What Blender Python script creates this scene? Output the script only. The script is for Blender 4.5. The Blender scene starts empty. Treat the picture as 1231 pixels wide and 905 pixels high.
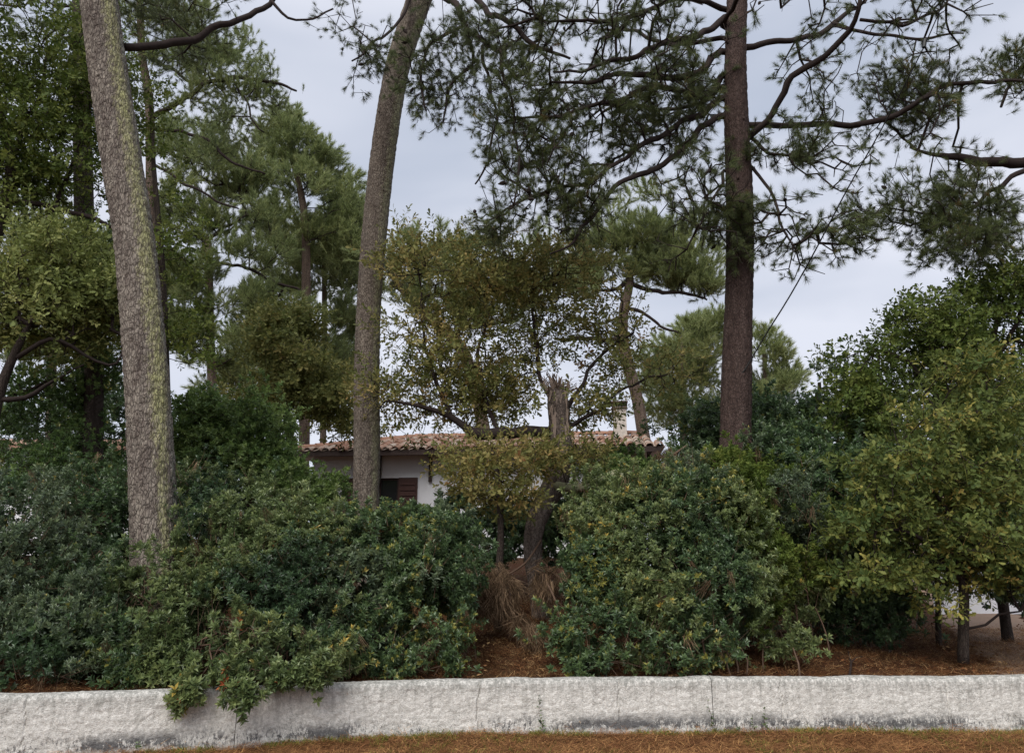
import bpy, math, random
import numpy as np
from mathutils import Vector, Matrix
random.seed(7)
RS = np.random.RandomState(7)
R = math.radians
sc = bpy.context.scene

# ------------------------------------------------------------------ camera
PITCH = R(14.46); F = 920.0; CAMZ = 1.6
cd = bpy.data.cameras.new('camera'); cam = bpy.data.objects.new('camera', cd)
sc.collection.objects.link(cam); sc.camera = cam
cd.sensor_fit = 'HORIZONTAL'; cd.sensor_width = 36.0; cd.lens = F / 1231 * 36.0
cd.clip_end = 2000; cd.clip_start = 0.05
cam.location = (0, 0, CAMZ); cam.rotation_euler = (math.pi / 2 + PITCH, 0, 0)

# ------------------------------------------------------------------ world, sun
SUN_EL, SUN_AZ = R(48), R(205)          # behind the camera, a little to the left
w = bpy.data.worlds.new('World'); sc.world = w; w.use_nodes = True
nt = w.node_tree; nt.nodes.clear()
N = nt.nodes.new; L = nt.links.new
sky = N('ShaderNodeTexSky'); sky.sky_type = 'NISHITA'; sky.sun_disc = False
sky.sun_elevation = SUN_EL; sky.sun_rotation = SUN_AZ
tc = N('ShaderNodeTexCoord'); mp = N('ShaderNodeMapping'); mp.inputs['Scale'].default_value = (1, 1, 2.6)
L(tc.outputs['Generated'], mp.inputs['Vector'])
nz = N('ShaderNodeTexNoise'); nz.inputs['Scale'].default_value = 1.7; nz.inputs['Detail'].default_value = 4
nz.inputs['Roughness'].default_value = 0.5; nz.inputs['Distortion'].default_value = 0.3
L(mp.outputs[0], nz.inputs['Vector'])
rp = N('ShaderNodeValToRGB'); e = rp.color_ramp.elements
e[0].position = 0.36; e[0].color = (0.45, 0.50, 0.61, 1)
e[1].position = 0.62; e[1].color = (0.70, 0.725, 0.815, 1)
L(nz.outputs['Fac'], rp.inputs['Fac'])
vm = N('ShaderNodeVectorMath'); vm.operation = 'SCALE'; vm.inputs['Scale'].default_value = 10.0
L(rp.outputs['Color'], vm.inputs[0])
mx = N('ShaderNodeMix'); mx.data_type = 'RGBA'; mx.inputs[0].default_value = 0.93
L(sky.outputs[0], mx.inputs[6]); L(vm.outputs[0], mx.inputs[7])
bg = N('ShaderNodeBackground'); bg.inputs['Strength'].default_value = 0.0535
wo = N('ShaderNodeOutputWorld'); L(mx.outputs[2], bg.inputs['Color']); L(bg.outputs[0], wo.inputs['Surface'])
sd = bpy.data.lights.new('sun', 'SUN'); so = bpy.data.objects.new('sun', sd); sc.collection.objects.link(so)
sd.energy = 1.5; sd.angle = R(50); sd.color = (1.0, 0.96, 0.9)
dvec = Vector((math.sin(SUN_AZ) * math.cos(SUN_EL), math.cos(SUN_AZ) * math.cos(SUN_EL), math.sin(SUN_EL)))
so.location = dvec * 50; so.rotation_euler = dvec.to_track_quat('Z', 'Y').to_euler()
sc.view_settings.view_transform = 'Standard'; sc.view_settings.look = 'None'
sc.view_settings.exposure = 1.12; sc.view_settings.gamma = 1.0
sc.cycles.max_bounces = 6; sc.cycles.diffuse_bounces = 3; sc.cycles.glossy_bounces = 2
sc.cycles.transmission_bounces = 3; sc.cycles.use_denoising = True; sc.cycles.denoiser = 'OPENIMAGEDENOISE'; sc.cycles.denoising_input_passes = 'RGB_ALBEDO_NORMAL'; sc.cycles.denoising_prefilter = 'NONE'

# ------------------------------------------------------------------ geometry helpers
CP, SP = math.cos(PITCH), math.sin(PITCH)
def P(px, py, Y):
    """the world point seen at that photo pixel at distance Y along +Y"""
    a = (px - 615.5) / F; b = (452.5 - py) / F
    s = Y / (CP - b * SP)
    return np.array((a * s, Y, CAMZ + (SP + b * CP) * s))
def PZ(px, py, z):
    a = (px - 615.5) / F; b = (452.5 - py) / F
    s = (z - CAMZ) / (SP + b * CP)
    return np.array((a * s, (CP - b * SP) * s, z))
def mpp(p):
    """metres per photo pixel at a point"""
    return (p[1] * CP + (p[2] - CAMZ) * SP) / F

def hash3(i, j, k):
    h = (i * 374761393 + j * 668265263 + k * 2147483647 ^ 0x5bd1e995) & 0xffffffff
    h = ((h ^ (h >> 13)) * 1274126177) & 0xffffffff
    h = ((h ^ (h >> 16)) * 2246822519) & 0xffffffff
    return ((h ^ (h >> 15)) & 0xffffff) / float(0xffffff)
def vnoise(p):
    p = np.asarray(p, float); i = np.floor(p).astype(np.int64); f = p - i; f = f * f * (3 - 2 * f)
    r = 0
    for dx in (0, 1):
        for dy in (0, 1):
            for dz in (0, 1):
                wgt = (f[..., 0] if dx else 1 - f[..., 0]) * (f[..., 1] if dy else 1 - f[..., 1]) * (f[..., 2] if dz else 1 - f[..., 2])
                r = r + wgt * hash3(i[..., 0] + dx, i[..., 1] + dy, i[..., 2] + dz)
    return r
def fbm(p, o=3):
    p = np.asarray(p, float); r = 0; a = 0.5; t = 0
    for k in range(o):
        r = r + a * vnoise(p * 2 ** k + 17.3 * k); t += a; a *= 0.5
    return r / t
def worley(u, v, wrap=None):
    """F2-F1 and cell id of a jittered grid; u periodic in `wrap` cells"""
    iu = np.floor(u).astype(np.int64); iv = np.floor(v).astype(np.int64)
    f1 = np.full(u.shape, 9.0); f2 = np.full(u.shape, 9.0); cid = np.zeros(u.shape)
    for a in (-1, 0, 1):
        for b in (-1, 0, 1):
            ci = iu + a; cj = iv + b
            hi = ci % wrap if wrap else ci
            x = ci + 0.1 + 0.8 * hash3(hi, cj, 3 + 0 * cj); y = cj + 0.1 + 0.8 * hash3(hi, cj, 9 + 0 * cj)
            d = np.hypot(x - u, y - v)
            nearer = d < f1
            f2 = np.where(nearer, f1, np.minimum(f2, d)); cid = np.where(nearer, hash3(hi, cj, 21 + 0 * cj), cid)
            f1 = np.where(nearer, d, f1)
    return f2 - f1, cid

def link(o, parent=None):
    sc.collection.objects.link(o)
    if parent: o.parent = parent
    return o
def tag(o, label=None, cat=None, group=None, kind=None):
    if label: o['label'] = label
    if cat: o['category'] = cat
    if group: o['group'] = group
    if kind: o['kind'] = kind
    return o
def thing(name, label, cat, loc, rz=0.0, group=None):
    o = bpy.data.objects.new(name, None); o.location = loc; o.rotation_euler = (0, 0, rz); o.empty_display_size = 0.2
    link(o); return tag(o, label, cat, group)
def mesh_from(name, V, Fc, mat, smooth=False):
    """V (n,3); Fc (m,k) with one k, or a list of such arrays"""
    me = bpy.data.meshes.new(name)
    V = np.asarray(V, np.float32)
    fl = Fc if isinstance(Fc, list) else [Fc]
    fl = [np.asarray(f, np.int32) for f in fl if len(f)]
    nl = sum(f.size for f in fl); nf = sum(len(f) for f in fl)
    me.vertices.add(len(V)); me.vertices.foreach_set('co', V.ravel())
    me.loops.add(nl); me.loops.foreach_set('vertex_index', np.concatenate([f.ravel() for f in fl]))
    me.polygons.add(nf)
    tot = np.concatenate([np.full(len(f), f.shape[1]) for f in fl])
    me.polygons.foreach_set('loop_start', np.concatenate([[0], np.cumsum(tot)[:-1]]).astype(np.int32))
    me.polygons.foreach_set('use_smooth', np.full(nf, smooth))
    me.update(calc_edges=True); me.validate()
    if mat: me.materials.append(mat)
    return me
def obj(name, V, Fc, mat, parent=None, smooth=False, local=False):
    """vertices in world space; moved into the parent's space"""
    V = np.asarray(V, float)
    if parent is not None and not local:
        M = np.array(Matrix.Translation(parent.location) @ parent.rotation_euler.to_matrix().to_4x4())
        if parent.parent: M = np.array(Matrix.Translation(parent.parent.location) @ parent.parent.rotation_euler.to_matrix().to_4x4()) @ M
        Mi = np.linalg.inv(M); V = V @ Mi[:3, :3].T + Mi[:3, 3]
    return link(bpy.data.objects.new(name, mesh_from(name, V, Fc, mat, smooth)), parent)
class MB:
    def __init__(s): s.v = []; s.f = []; s.n = 0
    def add(s, V, Fc):
        V = np.asarray(V, float); Fc = np.asarray(Fc, int)
        s.v.append(V); s.f.append(Fc + s.n); s.n += len(V)
    def box(s, a, b):
        x0, y0, z0 = a; x1, y1, z1 = b
        s.add([(x0,y0,z0),(x1,y0,z0),(x1,y1,z0),(x0,y1,z0),(x0,y0,z1),(x1,y0,z1),(x1,y1,z1),(x0,y1,z1)],
              [(0,3,2,1),(4,5,6,7),(0,1,5,4),(1,2,6,5),(2,3,7,6),(3,0,4,7)])
    def build(s, name, mat, parent=None, smooth=False, local=True):
        q = [f for f in s.f if f.shape[1] == 4]; t = [f for f in s.f if f.shape[1] == 3]
        fl = ([np.concatenate(q)] if q else []) + ([np.concatenate(t)] if t else [])
        return obj(name, np.concatenate(s.v), fl, mat, parent, smooth, local)

def smooth_path(pts, step):
    """Catmull-Rom through rows (x,y,z,r...)"""
    pts = np.asarray(pts, float)
    q = np.vstack([2 * pts[0] - pts[1], pts, 2 * pts[-1] - pts[-2]])
    out = []
    for i in range(1, len(q) - 2):
        p0, p1, p2, p3 = q[i - 1], q[i], q[i + 1], q[i + 2]
        n = max(1, int(np.linalg.norm((p2 - p1)[:3]) / step))
        for t in np.arange(n) / n:
            out.append(0.5 * (2 * p1 + (p2 - p0) * t + (2 * p0 - 5 * p1 + 4 * p2 - p3) * t * t + (3 * p1 - p0 - 3 * p2 + p3) * t ** 3))
    out.append(q[-2]); return np.array(out)
def tube(path, sides, disp=None, cap=True):
    """path rows x,y,z,r -> verts, faces; disp(theta (n,s), along (n,s)) is added to the radius"""
    C = path[:, :3]; r = path[:, 3]
    T = np.gradient(C, axis=0); T /= np.linalg.norm(T, axis=1)[:, None] + 1e-9
    u = np.cross(T[0], (0.31, 0.9, 0.2)); u /= np.linalg.norm(u)
    U = []
    for t in T:
        u = u - t * np.dot(u, t); u = u / (np.linalg.norm(u) + 1e-9); U.append(u)
    U = np.array(U); W = np.cross(T, U)
    th = np.linspace(0, 2 * np.pi, sides, endpoint=False)
    al = np.concatenate([[0], np.cumsum(np.linalg.norm(np.diff(C, axis=0), axis=1))])
    rr = np.repeat(r[:, None], sides, 1)
    if disp is not None:
        rr = rr + disp(np.repeat(th[None], len(C), 0), np.repeat(al[:, None], sides, 1), rr)
    V = C[:, None] + rr[..., None] * (np.cos(th)[None, :, None] * U[:, None] + np.sin(th)[None, :, None] * W[:, None])
    n, s = rr.shape
    i = np.arange(n - 1)[:, None] * s; j = np.arange(s)[None]; k = (j + 1) % s
    Fq = np.stack([i + j, i + k, i + s + k, i + s + j], -1).reshape(-1, 4)
    V = V.reshape(-1, 3); fl = [Fq]
    if cap:
        V = np.vstack([V, C[0], C[-1]]); a = n * s; jj = np.arange(s); kk = (jj + 1) % s
        fl.append(np.stack([kk, jj, np.full(s, a)], 1)); fl.append(np.stack([(n - 1) * s + jj, (n - 1) * s + kk, np.full(s, a + 1)], 1))
        fl = [fl[0], np.vstack(fl[1:])]
    return V, fl

# ------------------------------------------------------------------ materials
def mat_new(name):
    m = bpy.data.materials.new(name); m.use_nodes = True
    nt = m.node_tree; nt.nodes.clear()
    out = nt.nodes.new('ShaderNodeOutputMaterial')
    return m, nt, out
def ramp(nt, fac, stops):
    r = nt.nodes.new('ShaderNodeValToRGB'); el = r.color_ramp.elements
    while len(el) < len(stops): el.new(0.5)
    for e_, (p, c) in zip(el, stops): e_.position = p; e_.color = (*c, 1)
    nt.links.new(fac, r.inputs['Fac']); return r.outputs['Color']
def noise(nt, vec, scale, detail=3, rough=0.55, dist=0.0):
    n = nt.nodes.new('ShaderNodeTexNoise'); n.inputs['Scale'].default_value = scale; n.inputs['Detail'].default_value = detail
    n.inputs['Roughness'].default_value = rough; n.inputs['Distortion'].default_value = dist
    if vec is not None: nt.links.new(vec, n.inputs['Vector'])
    return n.outputs['Fac']
def mixc(nt, fac, a, b, mode='MIX'):
    m = nt.nodes.new('ShaderNodeMix'); m.data_type = 'RGBA'; m.blend_type = mode
    for sock, v in ((m.inputs[0], fac), (m.inputs[6], a), (m.inputs[7], b)):
        if isinstance(v, (int, float)): sock.default_value = v
        elif isinstance(v, tuple): sock.default_value = (*v, 1)
        else: nt.links.new(v, sock)
    return m.outputs[2]
def math_n(nt, op, a, b=0.0, clamp=False):
    m = nt.nodes.new('ShaderNodeMath'); m.operation = op; m.use_clamp = clamp
    for sock, v in ((m.inputs[0], a), (m.inputs[1], b)):
        if isinstance(v, (int, float)): sock.default_value = v
        else: nt.links.new(v, sock)
    return m.outputs[0]
def coords(nt, scale=(1, 1, 1), kind='Object'):
    t = nt.nodes.new('ShaderNodeTexCoord'); m = nt.nodes.new('ShaderNodeMapping'); m.inputs['Scale'].default_value = scale
    nt.links.new(t.outputs[kind], m.inputs['Vector']); return m.outputs[0]
def bump(nt, h, strength, dist=0.02):
    b = nt.nodes.new('ShaderNodeBump'); b.inputs['Strength'].default_value = strength; b.inputs['Distance'].default_value = dist
    nt.links.new(h, b.inputs['Height']); return b.outputs[0]
def principled(nt, out, col, rough=0.8, spec=0.3, normal=None):
    p = nt.nodes.new('ShaderNodeBsdfPrincipled')
    if isinstance(col, tuple): p.inputs['Base Color'].default_value = (*col, 1)
    else: nt.links.new(col, p.inputs['Base Color'])
    if isinstance(rough, float): p.inputs['Roughness'].default_value = rough
    else: nt.links.new(rough, p.inputs['Roughness'])
    p.inputs['Specular IOR Level'].default_value = spec
    if normal is not None: nt.links.new(normal, p.inputs['Normal'])
    if out is not None: nt.links.new(p.outputs[0], out.inputs['Surface'])
    return p
def leaf_mat(name, stops, rough=0.45, spec=0.4, trans=0.25, vary=0.6, gain=1.4):
    stops = [(p_, (c_[0] * gain * 1.06, c_[1] * gain * 1.02, c_[2] * gain * .80)) for p_, c_ in stops]
    m, nt, out = mat_new(name)
    a = nt.nodes.new('ShaderNodeAttribute'); a.attribute_type = 'INSTANCER'; a.attribute_name = 'tint'
    g = nt.nodes.new('ShaderNodeNewGeometry')
    f = math_n(nt, 'ADD', a.outputs['Fac'], math_n(nt, 'MULTIPLY', math_n(nt, 'SUBTRACT', g.outputs['Random Per Island'], 0.5), vary), True)
    col = ramp(nt, f, stops)
    hsv = nt.nodes.new('ShaderNodeHueSaturation'); nt.links.new(col, hsv.inputs['Color'])
    nt.links.new(math_n(nt, 'ADD', math_n(nt, 'MULTIPLY', g.outputs['Random Per Island'], 0.95), 0.5), hsv.inputs['Value'])
    col = hsv.outputs[0]
    p = principled(nt, None, col, rough, spec)
    t = nt.nodes.new('ShaderNodeBsdfTranslucent'); nt.links.new(col, t.inputs['Color'])
    ms = nt.nodes.new('ShaderNodeMixShader'); ms.inputs[0].default_value = trans
    nt.links.new(p.outputs[0], ms.inputs[1]); nt.links.new(t.outputs[0], ms.inputs[2]); nt.links.new(ms.outputs[0], out.inputs['Surface'])
    return m
def bark_mat(name, dark, mid, light, lichen=None, sc_=1.0, lich_dir=0.0, fissure=(0.03, 0.022, 0.02)):
    """bark: plates in vertical fissures, a lichen streak on the side that faces lich_dir"""
    m, nt, out = mat_new(name)
    c = coords(nt, (sc_, sc_, sc_ * 0.36))
    vo = nt.nodes.new('ShaderNodeTexVoronoi'); vo.feature = 'DISTANCE_TO_EDGE'; vo.inputs['Scale'].default_value = 34
    nv = nt.nodes.new('ShaderNodeTexNoise'); nv.inputs['Scale'].default_value = 9; nt.links.new(c, nv.inputs['Vector'])
    av = nt.nodes.new('ShaderNodeVectorMath'); av.operation = 'MULTIPLY_ADD'; av.inputs[1].default_value = (0.05,) * 3
    nt.links.new(nv.outputs['Color'], av.inputs[0]); nt.links.new(c, av.inputs[2]); nt.links.new(av.outputs[0], vo.inputs['Vector'])
    big = noise(nt, coords(nt, (1, 1, .15)), 14, 6, .7); fine = noise(nt, coords(nt, (1, 1, 0.22)), 75, 5, 0.8)
    col = ramp(nt, big, [(0.36, dark), (0.5, mid), (0.66, light)])
    col = mixc(nt, math_n(nt, 'MULTIPLY', math_n(nt, 'SUBTRACT', fine, .36), 3.2, True), mixc(nt, 0.7, col, fissure), col)
    if lichen:
        g = nt.nodes.new('ShaderNodeAttribute'); g.attribute_name = 'side'
        k = math_n(nt, 'ADD', g.outputs['Fac'], math_n(nt, 'MULTIPLY', math_n(nt, 'SUBTRACT', noise(nt, coords(nt, (1, 1, 0.2)), 3.0, 3, 0.6), 0.5), .5))
        k = math_n(nt, 'ADD', k, math_n(nt, 'MULTIPLY', math_n(nt, 'SUBTRACT', noise(nt, coords(nt, (1, 1, 0.4)), 22, 6, 0.85), 0.5), 2.2))
        k1 = math_n(nt, 'MULTIPLY', math_n(nt, 'SUBTRACT', k, 0.66), 1.8, True)
        col = mixc(nt, math_n(nt, 'MULTIPLY', k1, 0.78), col, lichen)
        g2 = nt.nodes.new('ShaderNodeAttribute'); g2.attribute_name = 'side_grey'
        k2 = math_n(nt, 'ADD', g2.outputs['Fac'], math_n(nt, 'MULTIPLY', math_n(nt, 'SUBTRACT', noise(nt, coords(nt, (1, 1, 0.4)), 12, 6, 0.8), 0.5), 1.3))
        col = mixc(nt, math_n(nt, 'MULTIPLY', math_n(nt, 'SUBTRACT', k2, 0.85), 2.5, True), col, (.27, .28, .23))
    edge = math_n(nt, 'MULTIPLY', vo.outputs['Distance'], 7.0, True)
    col = mixc(nt, math_n(nt, 'SUBTRACT', 1.0, math_n(nt, 'MULTIPLY', math_n(nt, 'SUBTRACT', 1.0, edge), 0.6)), fissure, col)
    h = math_n(nt, 'ADD', edge, math_n(nt, 'MULTIPLY', fine, 0.6))
    principled(nt, out, col, 0.9, 0.15, bump(nt, h, 0.8, 0.012))
    return m
def plain_mat(name, col, rough=0.8, spec=0.3, var=0.3, scale=8, bmp=0.3, stretch=(1, 1, 1)):
    m, nt, out = mat_new(name)
    n = noise(nt, coords(nt, stretch), scale, 5, 0.65)
    c = mixc(nt, n, tuple(x * (1 - var) for x in col), tuple(min(1, x * (1 + var)) for x in col))
    principled(nt, out, c, rough, spec, bump(nt, n, bmp, 0.01)); return m

M = {}
# leaves: real leaf colours, ordered dark to pale along the ramp
M['shrub_blue'] = leaf_mat('shrub_leaf_bluish', [(0, (.035,.055,.040)), (.45, (.065,.095,.068)), (.94, (.10,.13,.08)), (1, (.20,.17,.06))], .38, .6)
M['shrub_light'] = leaf_mat('shrub_leaf_light', [(0, (.045,.070,.034)), (.45, (.085,.12,.058)), (.96, (.14,.165,.08)), (1, (.26,.20,.06))], .4, .55)
M['shrub_dark'] = leaf_mat('shrub_leaf_dark', [(0, (.022,.042,.026)), (.5, (.044,.078,.044)), (.97, (.075,.115,.055)), (1, (.16,.16,.05))], .36, .65)
M['holm'] = leaf_mat('evergreen_leaf', [(0, (.028,.055,.022)), (.5, (.058,.098,.036)), (1, (.105,.145,.055))], gain=1.75)
M['oak_green'] = leaf_mat('oak_leaf_green', [(0, (.035,.058,.014)), (.5, (.065,.095,.024)), (1, (.14,.16,.05))], .6, .25, .35, gain=1.55)
M['oak_pale'] = leaf_mat('oak_leaf_pale', [(0, (.06,.08,.028)), (.5, (.11,.135,.05)), (1, (.22,.22,.10))], .6, .25, .3, gain=1.75)
M['oak_gold'] = leaf_mat('oak_leaf_golden', [(0, (.070,.090,.035)), (.4, (.12,.128,.050)), (.72, (.185,.158,.070)), (.9, (.24,.175,.085)), (1, (.18,.10,.055))], .6, .25, .4, gain=1.6)
M['oak_bright'] = leaf_mat('oak_leaf_yellow_green', [(0, (.040,.070,.025)), (.5, (.10,.125,.04)), (.85, (.22,.20,.065)), (1, (.28,.19,.08))], .6, .25, .35, gain=1.45)
M['pine'] = leaf_mat('pine_needle', [(0, (.050,.062,.034)), (.5, (.085,.11,.055)), (.92, (.13,.16,.07)), (1, (.19,.11,.06))], .5, .3, .25)
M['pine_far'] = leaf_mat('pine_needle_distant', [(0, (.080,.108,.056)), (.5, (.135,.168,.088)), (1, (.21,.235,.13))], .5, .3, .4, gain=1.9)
M['needle_dry'] = leaf_mat('dry_needle', [(0, (.09,.042,.024)), (.5, (.175,.080,.044)), (1, (.30,.175,.09))], .8, .1, .1)
M['needle_grey'] = leaf_mat('weathered_needle', [(0, (.060,.040,.030)), (.5, (.115,.078,.060)), (1, (.21,.15,.12))], .9, .1, .1)
M['litter_leaf'] = leaf_mat('fallen_leaf', [(0, (.060,.026,.014)), (.55, (.12,.052,.028)), (.9, (.18,.095,.055)), (1, (.30,.20,.12))], .8, .1, .1, vary=.9)
M['red_leaf'] = leaf_mat('red_leaf', [(0, (.17,.035,.02)), (1, (.30,.10,.05))], .6, .2, .2)
M['grass'] = leaf_mat('grass_blade', [(0, (.08,.10,.025)), (1, (.17,.20,.05))], .6, .2, .3)
M['bark_left'] = bark_mat('bark_lichen', (.20,.16,.135), (.35,.30,.25), (.50,.44,.36), (.50,.50,.22), 1.0, R(-48))
M['bark_mid'] = bark_mat('bark_tall', (.20,.16,.13), (.31,.255,.205), (.41,.35,.28), (.40,.40,.23), 1.3, R(-40))
M['bark_red'] = bark_mat('bark_reddish', (.070,.045,.038), (.115,.075,.063), (.165,.115,.098), None, 1.2)
M['bark_dark'] = bark_mat('bark_dark', (.05,.038,.03), (.085,.065,.052), (.13,.105,.085), None, 1.5)
M['bark_oak'] = bark_mat('bark_oak', (.17,.13,.11), (.29,.23,.19), (.42,.35,.30), None, 1.4)
M['bark_far'] = bark_mat('bark_distant', (.16,.115,.085), (.25,.18,.135), (.33,.25,.19), None, 1.0)
M['limb'] = plain_mat('limb_bark', (.040,.030,.027), .9, .1, .4, 20, .5)
M['twig'] = plain_mat('twig_bark', (.035,.027,.024), .9, .1, .3, 20, .2)
M['twig_brown'] = plain_mat('twig_brown', (.13,.085,.06), .9, .1, .4, 20, .2)
M['deadwood'] = plain_mat('dead_wood', (.25,.19,.15), .9, .1, .5, 14, .8, (1, 1, .25))
M['lichenwood'] = plain_mat('lichen_covered_wood', (.24,.24,.15), .9, .1, .6, 22, .8)

# ------------------------------------------------------------------ leaf clumps (source meshes for the foliage)
def quad_leaf(base, d, n, ln, wd, fold=0.15):
    """4-triangle folded leaf"""
    d = d / np.linalg.norm(d); s = np.cross(d, n); s /= np.linalg.norm(s) + 1e-9; n = np.cross(s, d)
    c = base + d * ln * .5 - n * ln * fold * .4; t = base + d * ln - n * ln * fold
    l = base + d * ln * .52 + s * wd * .5 + n * wd * fold; r = base + d * ln * .52 - s * wd * .5 + n * wd * fold
    return np.array([base, l, t, r, c]), np.array([(0, 4, 1), (4, 2, 1), (0, 3, 4), (4, 3, 2)])
OAKP = [(0, .015), (.16, .11), (.27, .07), (.42, .21), (.52, .12), (.67, .25), (.77, .15), (.9, .13), (1, .0)]
def oak_leaf(base, d, n, ln, wd):
    d = d / np.linalg.norm(d); s = np.cross(d, n); s /= np.linalg.norm(s) + 1e-9; n = np.cross(s, d)
    V = []; k = len(OAKP)
    for t, w_ in OAKP:
        c = base + d * ln * t - n * ln * .12 * t * t
        V += [c, c + s * w_ * wd * 2 + n * w_ * ln * .25, c - s * w_ * wd * 2 + n * w_ * ln * .25]
    Fq = []
    for i in range(k - 1):
        a = 3 * i; b = a + 3
        Fq += [(a, b, b + 1), (a, b + 1, a + 1), (a, a + 2, b + 2), (a, b + 2, b)]
    return np.array(V), np.array(Fq)
def rnd_dir(el0, el1, az=None):
    az = RS.uniform(0, 2 * np.pi) if az is None else az; el = R(RS.uniform(el0, el1))
    return np.array((math.cos(az) * math.cos(el), math.sin(az) * math.cos(el), math.sin(el)))
def make_sprig(n, ln, wd, h):
    b = MB()
    for i in range(n):
        az = i * 2.4 + RS.uniform(-.4, .4); t = i / n
        d = rnd_dir(5 + 60 * t, 25 + 60 * t, az); l = ln * RS.uniform(.75, 1.15) * (1 - .25 * t)
        b.add(*quad_leaf(np.array((0, 0, h * t)), d, np.array((0, 0, 1.0)) + RS.uniform(-.25, .25, 3), l, wd * l / ln, RS.uniform(.05, .35)))
    b.add([(-.002, 0, -.06), (.002, 0, -.06), (0, .002, h)], [(0, 1, 2)]); return b
def make_oak_twig(n, ln, L_=.2):
    b = MB(); bend = RS.uniform(-.3, .3, 2)
    for i in range(n):
        t = (i + .5) / n; base = np.array((bend[0] * t * t * L_, bend[1] * t * t * L_, L_ * t))
        d = rnd_dir(-5 + 55 * t, 30 + 50 * t, i * 2.4 + RS.uniform(-.5, .5)); l = ln * RS.uniform(.7, 1.2)
        nn = np.array((0, 0, 1.0)) + RS.uniform(-.6, .6, 3)
        b.add(*oak_leaf(base + d * .012, d, nn, l, l * .62))
    b.add([(-.003, 0, -.05), (.003, 0, -.05), (bend[0] * L_, bend[1] * L_, L_)], [(0, 1, 2)]); return b
def make_tuft(n, shoot, ln, wd, a0=25, a1=75, back=0.0):
    """pine shoot: needles all round the last `shoot` metres"""
    b = MB(); V = np.zeros((n * 3, 3)); 
    for i in range(n):
        t = RS.uniform(0, 1) ** .8; base = np.array((0, 0, shoot * t))
        ang = R(RS.uniform(a0, a1) * (1.15 - .7 * t)); az = RS.uniform(0, 2 * np.pi)
        d = np.array((math.cos(az) * math.sin(ang), math.sin(az) * math.sin(ang), math.cos(ang)))
        s = np.cross(d, RS.normal(size=3)); s /= np.linalg.norm(s)
        l = ln * RS.uniform(.7, 1.1); bend = RS.uniform(-.12, .12, 3) * l
        V[3 * i:3 * i + 3] = (base - s * wd / 2, base + s * wd / 2, base + d * l + bend)
    b.add(V, np.arange(n * 3).reshape(-1, 3))
    b.add([(-.004, 0, -.08), (.004, 0, -.08), (0, 0, shoot), (0, -.004, -.08), (0, .004, -.08)], [(0, 1, 2), (3, 4, 2)])
    return b
def make_strands(n, ln):
    b = MB()
    for i in range(n):
        p = RS.normal(size=3) * (.035, .035, .03); l = ln * RS.uniform(.5, 1.2); d = np.array((RS.normal() * .16, RS.normal() * .16, 1.0))
        q = p + d * l * .5 + RS.normal(size=3) * .015; s = np.array((.0022, .0022 * RS.choice((-1, 1)), 0))
        b.add([p - s, p + s, q + s, q - s], [(0, 1, 2, 3)]); b.add([q - s, q + s, p + d * l + RS.normal(size=3) * .02], [(0, 1, 2)])
    return b
def make_litter(n, rad, ln):
    b = MB()
    for i in range(n):
        p = np.array((*RS.normal(size=2) * rad, RS.uniform(0, .012))); a = RS.uniform(0, 2 * np.pi); l = ln * RS.uniform(.5, 1.1)
        d = np.array((math.cos(a), math.sin(a), RS.uniform(-.12, .2))); s = np.array((-math.sin(a), math.cos(a), 0)) * .0016
        b.add([p - s, p + s, p + d * l], [(0, 1, 2)])
    return b
def make_flat_leaves(n, rad, ln):
    b = MB()
    for i in range(n):
        d = rnd_dir(-5, 25); b.add(*oak_leaf(np.array((*RS.normal(size=2) * rad, .004)), d, np.array((0, 0, 1.)) + RS.uniform(-.5, .5, 3), ln * RS.uniform(.7, 1.2), ln * .62))
    return b
def make_grass(n, ln):
    b = MB()
    for i in range(n):
        d = rnd_dir(35, 85); p = np.array((*RS.normal(size=2) * .03, 0)); s = np.array((.0025, .001, 0)); l = ln * RS.uniform(.5, 1.2)
        b.add([p - s, p + s, p + d * l * .6 + s * .7, p + d * l + np.array((d[0], d[1], -.3)) * l * .2], [(0, 1, 2), (0, 2, 3)])
    return b
def make_cone():
    b = MB(); th = np.arange(8) * np.pi / 4
    V = [(0, 0, -.005)] + [(.028 * r_ * math.cos(t + k * .4), .028 * r_ * math.sin(t + k * .4), z_) for k, (z_, r_) in enumerate(((.01, .7), (.035, 1.0), (.065, .75), (.09, .35))) for t in th] + [(0, 0, .105)]
    for k in range(3):
        for j in range(8): a, c_ = 1 + 8 * k + j, 1 + 8 * k + (j + 1) % 8; b.f.append(np.array([(a, c_, c_ + 8), (a, c_ + 8, a + 8)]))
    for j in range(8): b.f.append(np.array([(0, 1 + (j + 1) % 8, 1 + j), (33, 25 + j, 25 + (j + 1) % 8)]))
    b.v.append(np.array(V)); b.n = len(V); return b
_coll = {}
SHAPES = {
    'shrub': lambda: make_sprig(11, .062, .027, .04), 'shrubbig': lambda: make_sprig(11, .080, .034, .05),
    'round': lambda: make_sprig(12, .055, .028, .06), 'oak': lambda: make_oak_twig(10, .072), 'oakbig': lambda: make_oak_twig(9, .10, .24),
    'tuft': lambda: make_tuft(85, .08, .15, .0042, 25, 75), 'farpine': lambda: make_tuft(80, .20, .15, .008, 20, 65),
    'strand': lambda: make_strands(26, .42), 'litter': lambda: make_litter(34, .09, .13), 'fallen': lambda: make_flat_leaves(5, .10, .06),
    'grass': lambda: make_grass(16, .07), 'cone': lambda: make_cone()}
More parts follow.
